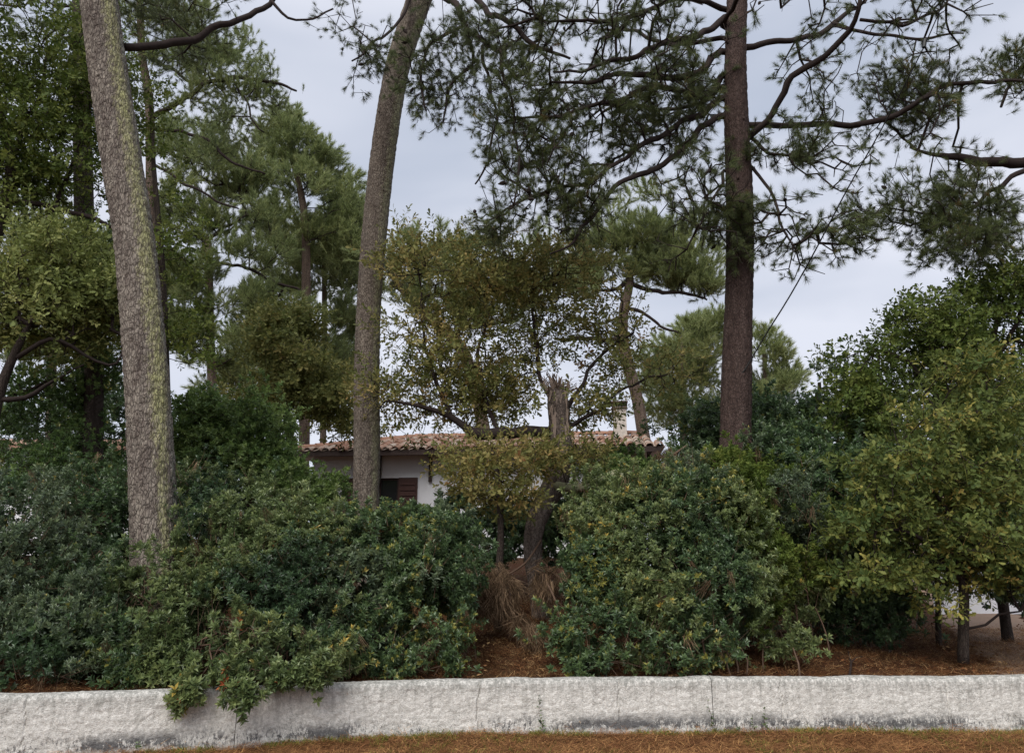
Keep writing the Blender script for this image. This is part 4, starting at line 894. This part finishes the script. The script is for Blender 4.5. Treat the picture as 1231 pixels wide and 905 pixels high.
oak('shadowy oak with ivy behind the pale oak at the left edge', [(110, 640, 12.6, 24), (112, 520, 12.6, 22), (112, 430, 12.6, 20), (100, 340, 12.6, 14)],
  [(110, 440, 50, 70, 12.6, .5), (40, 470, 60, 40, 12.5, .8), (130, 340, 40, 60, 12.8, .6), (20, 530, 50, 40, 12.4, .8), (100, 545, 55, 40, 12.6, .8), (60, 580, 60, 30, 12, .6)],
  limbs=[[(110, 480, 12.6, 7), (70, 455, 12.4, 5), (20, 470, 12.2, 4), (-20, 490, 12, 3)]], nc=170, per=9, leaves=2, thr=.46, lump=1.4, tint=(.3, .2), leafmat='holm', leaf=('round', 'holm'), lsize=1.2)
oak('bright green oak sprays just right of the huge lichen trunk', [(205, 620, 12.2, 12), (200, 480, 12.2, 10), (195, 330, 12.2, 8), (185, 200, 12.2, 5), (180, 110, 12.2, 3)],
  [(190, 140, 22, 35, 12.2, .4), (195, 210, 26, 45, 12.2, .5), (205, 290, 35, 45, 12.2, .5), (215, 360, 35, 40, 12.2, .5), (225, 420, 35, 35, 12.2, .5), (175, 90, 18, 25, 12.2, .4)], leafmat='oak_green',
  nc=75, per=7, crad=.26, leaves=1, thr=.40, tint=(.6, .2))
oak('yellow green oak between the slim pine trunks left of the middle trunk', [(350, 560, 18, 8), (345, 500, 18, 7), (340, 440, 18, 5), (335, 400, 18, 3)],
  [(330, 440, 60, 45, 18, 1), (285, 470, 50, 30, 18, 1), (385, 465, 45, 40, 18, 1), (400, 500, 35, 25, 18, .8), (350, 400, 35, 25, 18, .8)], leafmat='oak_gold', nc=170, per=9, crad=.42, leaf=('oakbig', 'oak_gold'), leaves=2, thr=.42, tint=(.3, .2))
oak('golden oak with broken splintered top standing in front of the bungalow', 
  [(652, 760, 12.2, 27), (652, 732, 12.2, 26), (646, 698, 12.25, 23), (641, 668, 12.3, 22), (643, 634, 12.35, 23), (655, 604, 12.5, 26), (668, 580, 12.6, 29), (674, 550, 12.6, 27), (673, 515, 12.6, 25), (671, 490, 12.6, 25), (670, 476, 12.6, 24), (668, 466, 12.6, 15), (667, 460, 12.6, 5)],
  [(540, 350, 70, 45, 12.6, .9), (500, 430, 50, 55, 12.4, .8), (560, 430, 60, 50, 12.6, .9), (620, 390, 55, 60, 12.8, .9), (600, 330, 50, 35, 12.6, .7), (690, 370, 60, 50, 12.9, .9), (725, 395, 35, 35, 13, .6), (812, 448, 28, 22, 13, .5), (725, 458, 30, 26, 13, .5), (520, 480, 60, 28, 12.4, .6),
   (600, 465, 38, 32, 12.8, .4), (640, 545, 20, 14, 12.1, .15), (500, 320, 30, 30, 12.5, .5), (660, 330, 40, 40, 12.8, .6), (470, 460, 28, 40, 12.3, .4), (722, 484, 44, 14, 12.9, .4), (590, 488, 50, 14, 12.6, .4), (700, 320, 50, 35, 12.8, .6), (570, 300, 30, 18, 12.6, .4)],
  leafmat='oak_gold', bark='bark_oak', nc=430, per=8, crad=.44, flat=.55, leaves=1, r0=.0038, thr=.40, lump=2.6, tint=(.40, .24), tstep=.05, sides=40, disp=bark_disp(.17, .014, 16), seedfrom=.7,
  limbs=[[(660, 520, 12.6, 14), (640, 519, 12.5, 13), (615, 522, 12.3, 14), (590, 521, 12.2, 15), (565, 516, 12.1, 12), (548, 506, 12.1, 8), (520, 494, 12.1, 6), (490, 490, 12.1, 4), (460, 486, 12.2, 2.5)],
         [(545, 506, 12.1, 6), (530, 470, 12.2, 5), (517, 430, 12.4, 4), (510, 390, 12.5, 3), (500, 330, 12.6, 2)], [(600, 520, 12.2, 6), (578, 470, 12.4, 5), (575, 420, 12.5, 4), (590, 370, 12.6, 3), (612, 310, 12.7, 2)],
         [(672, 500, 12.6, 7), (650, 450, 12.7, 5), (640, 400, 12.8, 4), (640, 350, 12.9, 2.5)], [(676, 500, 12.6, 7), (700, 460, 12.8, 5), (720, 430, 12.9, 4), (760, 400, 13, 2.5)], [(676, 520, 12.6, 6), (720, 490, 12.8, 4), (770, 460, 13, 3), (810, 445, 13, 2)],
         [(664, 584, 12.5, 12), (690, 586, 12.2, 11), (710, 582, 12, 11), (728, 577, 11.9, 11), (745, 575, 11.8, 10), (758, 580, 11.8, 8), (769, 587, 11.8, 4)]])
gold = [o for o in sc.objects if o.get('label', '').startswith('golden oak')][0]
for o in gold.children:                                      # two limbs are bare: one weathered, one grey with lichen
    if o.name == 'limb' or o.name.startswith('limb.'): lastlimb = o
lastlimb.data.materials[0] = M['lichenwood']; lastlimb['label'] = 'short broken limb crusted with pale lichen'
# splintered top: torn wood spikes
b = MB(); c_ = P(669, 462, 12.6)
for i in range(110):
    broad = i < 16; a = RS.uniform(0, 6.28); rr = RS.uniform(.02, .15); p = c_ + np.array((math.cos(a) * rr, math.sin(a) * rr, -.22 + RS.uniform(0, .14))); h = (RS.uniform(.10, .30) if broad else RS.uniform(.05, .30)) * (1.35 if math.cos(a) < -.2 else .8)
    lean = .05 if broad else .16; tp_ = p + np.array((math.cos(a) * .07 + RS.normal() * lean, math.sin(a) * .07 + RS.normal() * lean, h)); s_ = np.array((-math.sin(a), math.cos(a), 0)) * (RS.uniform(.03, .06) if broad else RS.uniform(.004, .014)); q_ = np.array((math.cos(a), math.sin(a), 0)) * (.03 if broad else .008)
    md = (p + tp_) / 2 + RS.normal(size=3) * .02; tq = tp_ + RS.normal(size=3) * .02
    b.add([p - s_, p + s_, p + q_ * 2, md - s_ * .8, md + s_ * .8, md + q_ * 1.5, tp_, tq], [(0, 1, 4), (0, 4, 3), (1, 2, 5), (1, 5, 4), (2, 0, 3), (2, 3, 5), (3, 4, 6), (4, 5, 7), (5, 3, 6), (4, 7, 6)])
b.build('splintered_top', M['deadwood'], gold, False, False)['kind'] = 'stuff'
# torn strip of bare wood down the broken trunk
b = MB()
for i in range(26):
    y_ = RS.uniform(470, 520); x_ = 671 + RS.uniform(-10, 12); p = P(x_, y_, 12.6); p[1] -= .15 + RS.uniform(0, .03); l = RS.uniform(.12, .35); s = np.array((RS.uniform(.008, .02), 0, 0)); j = RS.normal(size=3) * (.02, .008, 0)
    b.add([p - s, p + s, p + s * .6 + (0, -.012, -l) + j, p - s * .6 + (0, -.012, -l) + j, p + (0, .02, -l * .5)], [(0, 1, 2, 3)])
b.build('bark_strips', M['deadwood'], gold, False, False)['kind'] = 'stuff'
oak('young yellowing oak in front of the bungalow under the dead limb', [(600, 690, 11.2, 9), (602, 640, 11.2, 8), (600, 590, 11.2, 7), (596, 550, 11.2, 4)],
  [(605, 556, 46, 20, 11.2, .5), (590, 585, 40, 28, 11.3, .5), (620, 600, 26, 16, 11.2, .3), (560, 560, 24, 16, 11.3, .3), (655, 548, 26, 12, 11.6, .2), (672, 536, 22, 9, 11.8, .2), (705, 552, 22, 9, 12.2, .2)], leafmat='oak_gold',
  nc=100, per=7, crad=.34, leaves=1, lsize=.9, thr=.40, tint=(.46, .22), lump=2.6)
oak('tall dark oak against the sky at the right edge', [(1205, 720, 12.5, 12), (1195, 640, 12.5, 12), (1170, 560, 12.5, 18), (1165, 500, 12.5, 14), (1185, 440, 12.5, 10), (1200, 380, 12.5, 5)],
  [(1180, 400, 60, 45, 12.5, .9), (1120, 430, 60, 45, 12.4, .9), (1060, 440, 40, 32, 12.3, .6), (1100, 390, 45, 25, 12.4, .6), (1215, 350, 40, 40, 12.5, .8), (1160, 480, 90, 50, 12.6, 1), (1040, 490, 45, 45, 12.4, .7), (1260, 450, 60, 90, 12.6, 1)],
  limbs=[[(1168, 520, 12.5, 9), (1120, 470, 12.4, 7), (1085, 430, 12.3, 5), (1045, 420, 12.3, 3)], [(1168, 510, 12.5, 8), (1180, 450, 12.5, 6), (1170, 400, 12.5, 5), (1150, 360, 12.5, 3)], [(1185, 440, 12.5, 7), (1220, 390, 12.5, 5), (1235, 320, 12.5, 3)]],
  nc=520, per=8, crad=.36, leaves=1, thr=.38, lump=2.2, tint=(.46, .22))
oak('yellowing oak with forked trunk standing on the litter at the right', [(1158, 797, 9.9, 13), (1158, 760, 9.9, 12), (1159, 720, 9.9, 11), (1155, 680, 9.9, 10), (1150, 620, 9.9, 9), (1145, 560, 9.9, 6), (1140, 500, 9.9, 3)],
  [(1150, 500, 70, 45, 9.9, .7), (1090, 560, 75, 50, 9.8, .8), (1180, 580, 80, 55, 10, .8), (1140, 640, 95, 40, 9.7, .8), (1070, 630, 50, 35, 9.7, .5), (1215, 650, 50, 50, 9.8, .7), (1110, 690, 80, 14, 9.6, .5), (1170, 450, 35, 25, 9.9, .4), (1250, 560, 50, 100, 10, .8), (1050, 690, 40, 8, 9.5, .3), (1135, 722, 16, 8, 9.5, .2), (1230, 690, 40, 20, 9.6, .4)],
  leafmat='oak_bright', limbs=[[(1156, 700, 9.9, 8), (1120, 660, 9.8, 6), (1085, 640, 9.7, 4), (1040, 640, 9.6, 2)], [(1155, 670, 9.9, 8), (1190, 620, 9.9, 6), (1215, 570, 10, 4)], [(1152, 640, 9.9, 6), (1110, 570, 9.8, 4), (1080, 530, 9.8, 3)], [(1158, 756, 9.9, 3.5), (1185, 750, 9.8, 3), (1200, 738, 9.8, 3), (1225, 735, 9.7, 2)]],
  nc=370, per=8, crad=.38, flat=.35, leaves=1, thr=.42, lump=2.6, tint=(.36, .24), lsize=.95)
oak('dark slim trunk with dense evergreen leaves behind the yellowing oak', [(1128, 760, 11.5, 7), (1127, 700, 11.5, 6), (1124, 640, 11.5, 8), (1120, 560, 11.5, 5)],
  [(1130, 600, 80, 60, 11.8, .7), (1190, 640, 60, 50, 11.8, .7), (1060, 600, 50, 60, 11.8, .7), (1140, 680, 60, 25, 11.6, .5), (1225, 700, 30, 30, 11.8, .5)], leafmat='shrub_dark', leaf=('round', 'shrub_dark'), lsize=1.3, nc=190, per=9, crad=.3, thr=.38, tint=(.4, .2), name='evergreen_oak')
oak('dense dark evergreen crown right of the reddish pine trunk', [(985, 620, 14, 14), (985, 560, 14, 12), (985, 500, 14, 8), (985, 460, 14, 4)],
  [(980, 490, 60, 45, 14, 1), (930, 500, 40, 35, 14, .8), (1030, 510, 40, 45, 14, .8), (950, 550, 80, 50, 13.6, 1), (1010, 470, 30, 20, 14, .5), (860, 520, 35, 35, 14, .7)], leafmat='shrub_dark', leaf=('round', 'shrub_dark'), lsize=1.5, nc=230, per=10, crad=.34, thr=.34, tint=(.5, .22), name='evergreen_oak')
oak('glossy green evergreen oak between the lichen trunk and the bungalow roof', [(300, 660, 14.5, 13), (300, 600, 14.5, 11), (298, 540, 14.5, 8), (295, 510, 14.5, 4)],
  [(300, 520, 70, 36, 14.5, 1), (245, 540, 45, 45, 14.5, .8), (325, 582, 55, 30, 14.3, .7), (280, 590, 80, 40, 14.2, .9), (388, 592, 24, 20, 14.1, .3), (240, 500, 40, 28, 14.6, .6)], leafmat='holm', leaf=('round', 'holm'), lsize=1.5, nc=260, per=10, crad=.32, leaves=2, thr=.34, tint=(.55, .22), name='evergreen_oak')
oak('distant dark trees closing the gap behind the left shrubs', [(60, 620, 19, 12), (60, 560, 19, 9), (60, 520, 19, 5)], [(40, 510, 90, 34, 19, 1.4), (140, 490, 40, 40, 19, 1.2), (30, 575, 80, 32, 19, 1.4), (130, 580, 60, 35, 19, 1.2), (215, 540, 40, 60, 19, 1.2)], leafmat='shrub_dark', leaf=('round', 'shrub_dark'), lsize=2.2, nc=150, per=9, crad=.5, thr=.34, name='evergreen_oak')
oak('green evergreen bush beside the right corner of the bungalow', [(840, 640, 17, 10), (838, 570, 17, 8), (836, 530, 17, 4)], [(852, 550, 36, 28, 17, 1), (832, 588, 34, 24, 16, 1), (870, 560, 45, 45, 17, 1), (900, 600, 60, 40, 15, 1)], leafmat='holm', leaf=('round', 'holm'), lsize=1.8, nc=150, per=9, crad=.36, thr=.34, tint=(.4, .2), name='evergreen_oak')
oak('pale distant evergreen at the far right behind both oaks', [(1240, 720, 20, 12), (1240, 640, 20, 9), (1240, 590, 20, 5)], [(1230, 560, 60, 60, 20, 1.5), (1130, 560, 70, 50, 20, 1.5), (1050, 580, 50, 50, 20, 1.5)], leafmat='holm', leaf=('round', 'holm'), lsize=2.3, nc=120, per=9, crad=.5, thr=.40, name='evergreen_oak')

# ================================================================== SHRUBS ALONG THE WALL
build_shrub('shrub', 'bluish green shrub filling the left corner above the wall', 'shrub', [(30, 690, 80, 75, 8.8, .5), (20, 620, 70, 55, 9.4, .6), (50, 780, 90, 50, 8.2, .35), (-60, 740, 70, 100, 8.6, .5), (10, 810, 90, 28, 7.95, .25), (70, 740, 60, 50, 8.4, .3)], 9000, ('shrub', 'shrub_blue'), stems=14, thr=.36, mix=('round', 'shrub_dark', .62, 1.1))
build_shrub('shrub', 'dark shrub in front of the huge trunk at its left foot', 'shrub', [(120, 650, 40, 60, 9.6, .4), (115, 720, 50, 50, 8.9, .4), (110, 600, 45, 40, 10.6, .5), (130, 780, 50, 45, 8.35, .3), (140, 815, 50, 22, 8.1, .2)], 5600, ('shrub', 'shrub_dark'), stems=10, tint=(.55, .2), thr=.36)
build_shrub('shrub', 'small pale shrub hiding the foot of the huge lichen trunk', 'shrub', [(190, 725, 48, 34, 8.45, .24), (205, 765, 55, 35, 8.3, .2), (180, 700, 30, 16, 8.6, .18), (190, 805, 50, 26, 8.15, .18)], 2600, ('shrub', 'shrub_light'), stems=7, tint=(.42, .2), thr=.40, lsize=1.1)
build_shrub('shrub', 'large light green shrub with brown stems between the lichen trunk and the dark shrub', 'shrub', [(290, 628, 80, 46, 9.9, .6), (260, 670, 55, 50, 9.3, .5), (345, 670, 60, 55, 9.2, .5), (300, 720, 90, 55, 8.9, .5), (240, 600, 50, 45, 10.4, .5), (370, 740, 45, 60, 8.7, .35), (300, 785, 90, 38, 8.4, .3), (360, 800, 60, 26, 8.35, .2), (250, 812, 60, 20, 8.2, .15)], 11500, ('shrub', 'shrub_light'), stems=20, thr=.40, tint=(.42, .25), mix=('shrub', 'shrub_dark', .60, .9), extra_leaf=('shrub', 10))
build_shrub('shrub', 'overhanging leafy spray spilling over the top of the white wall', 'shrub', [(285, 775, 45, 32, 7.95, .16), (222, 838, 17, 16, 7.55, .05), (290, 838, 17, 16, 7.52, .05), (345, 812, 26, 10, 7.75, .06), (382, 806, 24, 16, 7.85, .12), (225, 822, 14, 10, 7.66, .05), (275, 816, 26, 11, 7.68, .06), (318, 808, 26, 9, 7.75, .07)], 950, ('shrub', 'shrub_light'), stems=3, shoot=.25, lsize=1.1, leggy=False, ntips=200, thr=.33, tint=(.35, .25), extra_leaf=('shrub', 14))
build_shrub('shrub', 'dense rounded dark green shrub left of the gap of bare litter', 'shrub', [(480, 670, 86, 52, 9.5, .6), (440, 720, 70, 60, 9.2, .5), (520, 710, 50, 70, 9.3, .5), (470, 780, 85, 42, 8.9, .35), (420, 655, 50, 40, 9.8, .4), (545, 680, 24, 50, 9.6, .3), (460, 812, 85, 20, 8.8, .15), (515, 632, 45, 20, 9.8, .3)], 11500, ('shrub', 'shrub_dark'), stems=16, tint=(.58, .2), thr=.34, shoot=.6, mix=('shrubbig', 'shrub_blue', .62, .85), extra_leaf=('shrub', 8))
build_shrub('shrub', 'wide dark green shrub just right of the broken oak trunk', 'shrub', [(780, 640, 82, 60, 9.9, .6), (718, 695, 36, 65, 9.5, .4), (800, 700, 100, 65, 9.5, .6), (850, 640, 70, 60, 9.8, .6), (745, 770, 80, 45, 9.1, .35), (830, 770, 50, 40, 9.1, .35), (870, 720, 50, 50, 9.3, .4), (750, 808, 90, 18, 8.85, .15), (830, 600, 50, 30, 10.2, .4), (735, 610, 50, 30, 10.3, .4)], 14000, ('shrub', 'shrub_dark'), stems=20, tint=(.60, .22), thr=.34, shoot=.8, mix=('shrub', 'shrub_light', .60, 1.0), extra_leaf=('shrub', 9))
build_shrub('shrub', 'grey green shrub in front of the reddish pine trunk', 'shrub', [(850, 600, 65, 45, 10.4, .5), (930, 620, 60, 60, 10.6, .7), (895, 680, 45, 60, 9.9, .5), (960, 660, 50, 45, 10.6, .5), (905, 735, 30, 32, 9.6, .3), (825, 592, 42, 24, 10.8, .4), (890, 570, 60, 28, 11.2, .4)], 8200, ('shrub', 'shrub_blue'), stems=14, tint=(.5, .22), thr=.36, mix=('round', 'oak_green', .62, 1.2), extra_leaf=('shrub', 8))
build_shrub('shrub', 'shadowed green shrub rising beside the yellowing oak', 'shrub', [(1000, 600, 55, 60, 11.6, .7), (1030, 680, 45, 60, 11.1, .6), (1050, 740, 38, 34, 10.8, .5), (980, 690, 45, 45, 11.2, .5), (940, 560, 60, 40, 12, .7), (1000, 735, 45, 30, 11, .4)], 7800, ('shrubbig', 'shrub_dark'), stems=12, tint=(.45, .2), thr=.34)
build_shrub('shrub', 'low sprawling shrub tips under the grey green shrub on the bare litter', 'shrub', [(975, 728, 22, 16, 10.4, .2), (945, 700, 22, 22, 10.4, .25)], 330, ('shrubbig', 'shrub_light'), stems=3, ntips=60, tint=(.4, .2))
build_shrub('shrub', 'dark understory behind the gap of bare litter', 'shrub', [(600, 640, 45, 25, 14, .5), (585, 665, 35, 18, 13.2, .4), (560, 620, 40, 25, 15, .5), (640, 625, 40, 22, 15, .4)], 1900, ('shrubbig', 'shrub_dark'), stems=6, ntips=120, tint=(.3, .2), lsize=1.2)
build_shrub('shrub', 'dark green bush at the back of the gap right behind the broken trunk', 'shrub', [(690, 625, 45, 32, 14, .4), (665, 650, 35, 25, 13.4, .4), (715, 610, 30, 30, 13.6, .4)], 1700, ('shrubbig', 'shrub_dark'), stems=5, ntips=100, tint=(.45, .2), lsize=1.1, thr=.36)
build_shrub('shrub', 'leafy green shrub against the bungalow wall right of the broken oak trunk', 'shrub', [(745, 575, 42, 28, 13.5, .5), (785, 576, 34, 16, 13.5, .4), (722, 600, 28, 22, 13, .3), (770, 590, 50, 25, 13, .4)], 3000, ('shrubbig', 'holm'), stems=6, ntips=160, tint=(.4, .2), lsize=1.1, thr=.42)
for (px, py, n_, lab) in ((868, 790, 110, 'little green seedling poking over the wall under the dark shrub'), (933, 785, 90, 'bright green seedling on the brown litter right of the first one'), (962, 775, 90, 'round seedling beside the bright one on the litter'), (560, 790, 60, 'tiny seedling in the bare litter gap')):
    q = P(px, py, 9.3); build_shrub('seedling', lab, 'seedling', [(px, py - 6, 13, 11, 9.3, .12)], n_, ('shrub', 'shrub_light'), leggy=False, stems=3, ntips=20, tint=(.5, .2), thr=.1, shell=0)

# hanging dead boughs
def dead_bough(label, blobs, n, base, branch):
    bp = P(*base); root = thing('dead_pine_bough', label, 'dead bough', tuple(bp))
    lp = smooth_path(wp(branch), .1); V, fl = tube(lp, 7, None); obj('branch', V, fl, M['twig_brown'], root, True)
    tips, d = blob_pts(blobs, 90, 0, 2, .2); nodes, par, _ = grow(lp[::2, :3], tips, .3, .2, .05); V, Fq = twig_mesh(nodes, par, .0025, .4, .01, 3); obj('twigs', V, Fq, M['twig_brown'], root, True)['kind'] = 'stuff'
    p, d = blob_pts(blobs, n, .2, 2.2, .30); g = zt(p[:, 0], p[:, 1]); p = p[p[:, 2] > g + .1]
    dd = np.stack([RS.normal(size=len(p)) * .5, RS.normal(size=len(p)) * .4, -np.ones(len(p)) * RS.uniform(.3, 1.3, len(p))], 1)
    foliage('hanging_needles', root, p, dd, .62, source('strand', 'needle_grey'), RS.uniform(0.1, .9, len(p)))
dead_bough('curtain of dead brown needles hanging left of the broken oak trunk', [(592, 690, 24, 14, 10.9, .3), (598, 712, 30, 24, 10.6, .3), (583, 718, 22, 18, 10.5, .25), (625, 752, 12, 14, 10.3, .2)], 300, (610, 650, 11), [(650, 650, 12.0, 3), (632, 676, 11.4, 2.5), (606, 694, 11, 2), (586, 714, 10.7, 1.2)])
dead_bough('short skirt of dry brown strands at the foot of the broken oak', [(655, 700, 16, 30, 11.5, .2), (640, 760, 16, 14, 9.9, .15)], 90, (655, 690, 11.4), [(650, 690, 11.8, 3), (660, 705, 11.2, 2.5), (670, 728, 10.9, 2), (674, 750, 10.8, 1.5)])
dead_bough('tangle of dry brown twigs at the right corner of the bungalow', [(810, 560, 22, 14, 11.2, .2), (800, 548, 14, 12, 11.2, .2)], 40, (805, 570, 11.2), [(803, 590, 11.2, 5), (797, 570, 11.2, 5), (800, 556, 11.2, 4), (812, 545, 11.2, 3), (826, 535, 11.2, 1.5)])

# ================================================================== CABLE
cpts = [(1150, -25, 7.0, 1.3), (1135, 0, 7.2, 1.3), (1113, 52, 7.6, 1.4), (1060, 155, 8.7, 1.5), (1020, 225, 9.6, 1.6), (985, 292, 10.3, 1.7), (950, 355, 11.0, 1.7), (920, 403, 11.5, 1.7), (895, 445, 11.75, 1.7), (875, 468, 11.85, 1.6)]
cw_ = wp(cpts); cw_[:, 3] *= 1.0; ct = thing('cable', 'thin black cable running down from the top right to the reddish pine trunk', 'cable', tuple(cw_[-1, :3]))
V, fl = tube(smooth_path(cw_, .2), 6); obj('wire', V, fl, plain_mat('black_cable', (.02, .02, .02), .5, .4, .1), ct, True)
b = MB(); q = cw_[2, :3]; V, fl = tube(np.array([(*(q + (0, 0, .05)), .022), (*(q - (.03, 0, .06)), .022)]), 8); b.add(V, fl[0]); b.build('splice', plain_mat('black_plastic', (.02, .02, .02), .5, .4, .1), ct, True, False)

# ================================================================== LITTER, GRASS, WEEDS
_a = PZ(1020, 788, .60); _b = PZ(1046, 812, .60)
_a[2] = float(zt(_a[0], _a[1])) + .03; _b[2] = float(zt(_b[0], max(_b[1], wall_y(_b[0]) + WT + .05))) + .03; _b[1] = max(_b[1], float(wall_y(_b[0])) + WT + .05)
fs = thing('fallen_branch', 'dark fallen branch lying on the red brown litter right of the seedlings', 'branch', tuple((_a + _b) / 2))
V, fl = tube(smooth_path([(*_a, .010), (*((_a + _b) / 2 + (.03, 0, .015)), .013), (*_b, .015)], .04), 7); obj('stick', V, fl, M['limb'], fs, True)
V, fl = tube(smooth_path([(*((_a + _b) / 2 + (.03, 0, .015)), .008), (*((_a + _b) / 2 + (.12, .05, .07)), .005), (*((_a + _b) / 2 + (.2, .06, .08)), .003)], .04), 5); obj('side_twig', V, fl, M['limb'], fs, True)
def ground_stuff(name, xr, sr, n, shape, mat, size, lift=.008, dens=None, tilt=.15):
    x = RS.uniform(*xr, n); s = RS.uniform(*sr, n); y = wall_y(x) + s
    if dens is not None: k = vnoise(np.stack([x * dens[0], y * dens[0], 0 * x + dens[2]], -1)) > dens[1]; x, y = x[k], y[k]
    z = zt(x, y) + lift; p = np.stack([x, y, z], 1)
    d = np.stack([RS.normal(size=len(x)) * tilt, RS.normal(size=len(x)) * tilt, np.ones(len(x))], 1)
    o = foliage(name, None, p, d, size, source(shape, mat), RS.uniform(0, 1, len(x))); tag(o, kind='stuff'); return o
tag(ground_stuff('pine_needle_litter', (-7.5, 7.5), (-2.2, -.03), 15000, 'litter', 'needle_dry', 1.0), 'brown pine needles scattered on the verge before the wall')
tag(ground_stuff('pine_needle_litter', (-6, 11), (WT + .03, 5.5), 16000, 'litter', 'litter_leaf', .85, tilt=.3), 'red brown needle litter on the bank behind the wall')
tag(ground_stuff('fallen_leaves', (-6, 11), (WT + .05, 6), 1500, 'fallen', 'litter_leaf', .8, .015, (1.2, .35, 3), .3), 'fallen oak leaves scattered on the bank behind the wall')
tag(ground_stuff('verge_grass', (-7.5, 7.5), (-1.6, -.02), 2600, 'grass', 'grass', .8, .0, (1.1, .55, 8)), 'sparse short grass growing through the needle litter')
tag(ground_stuff('wall_foot_moss', (-7.5, 7.5), (-.14, -.01), 1500, 'grass', 'grass', .75, .0, (2.0, .38, 18), .4), 'moss and grass fringe along the foot of the wall')
def weed(px, label, h, n, lean=0.0, mat='shrub_light', climb=False):
    x = wall_x(px, 880); y = float(wall_y(x)) - (.035 if climb else .06); z = float(zt(x, y)); root = thing('weed', label, 'weed', (x, y, z))
    pts = [(x, y, z - .02, .003)] + [(x + lean * t * h + RS.normal() * .006, y + (RS.normal() * .003 if climb else RS.normal() * .01), z + h * t, .0028 * (1.1 - t)) for t in (.25, .5, .75, 1)]
    sp = smooth_path(pts, .02); V, fl = tube(sp, 5); obj('stem', V, fl, M['twig_brown'], root, True)
    b = MB(); k = 0
    for i in range(n):
        t = RS.uniform(.03, 1) if not climb else RS.uniform(0, 1) ** 1.6; q = sp[int(t * (len(sp) - 1)), :3]; d = rnd_dir(0, 50); d[1] = -abs(d[1]) * .5; b.add(*quad_leaf(q, d, np.array((0, -.6, .8)), RS.uniform(.025, .05) * (1.2 - t * .6), .022))
    b.build('leaves', M[mat], root, False, False)['kind'] = 'stuff'
weed(652, 'thin climbing vine growing up the face of the white wall near its middle', .40, 26, -.10, climb=True)
weed(858, 'straggly vine growing up along the joint in the white wall', .36, 22, -.16, climb=True)
weed(905, 'small yellow green weed at the foot of the wall right of the joint vine', .20, 14, -.05); weed(919, 'taller yellow green weed beside the small one at the wall foot', .24, 16, .02)
weed(170, 'low bright weed against the wall foot below the huge lichen trunk', .12, 20, .2); weed(885, 'tiny leafy weed between the joint vine and the yellow green weeds', .07, 12, .1)
GROUPS = {'shrub': 'shrubs along the bank above the wall', 'seedling': 'seedlings on the brown litter', 'weed': 'weeds at the foot of the white wall', 'dead_pine_bough': 'dead brown pine boughs', 'evergreen_oak': 'evergreen oaks behind the shrubs', 'oak_tree': 'oaks among the pines', 'pine_tree': 'maritime pines'}
for o in sc.objects:
    if o.get('category') and o.name.split('.')[0] in GROUPS: o['group'] = GROUPS[o.name.split('.')[0]]
print('clump instances', NINST, 'objects', len(sc.objects), 'tris', sum(sum(len(p.vertices) - 2 for p in me.polygons) if len(me.polygons) < 20000 else len(me.loops) // 2 for me in {o.data for o in sc.objects if o.type == 'MESH'}))
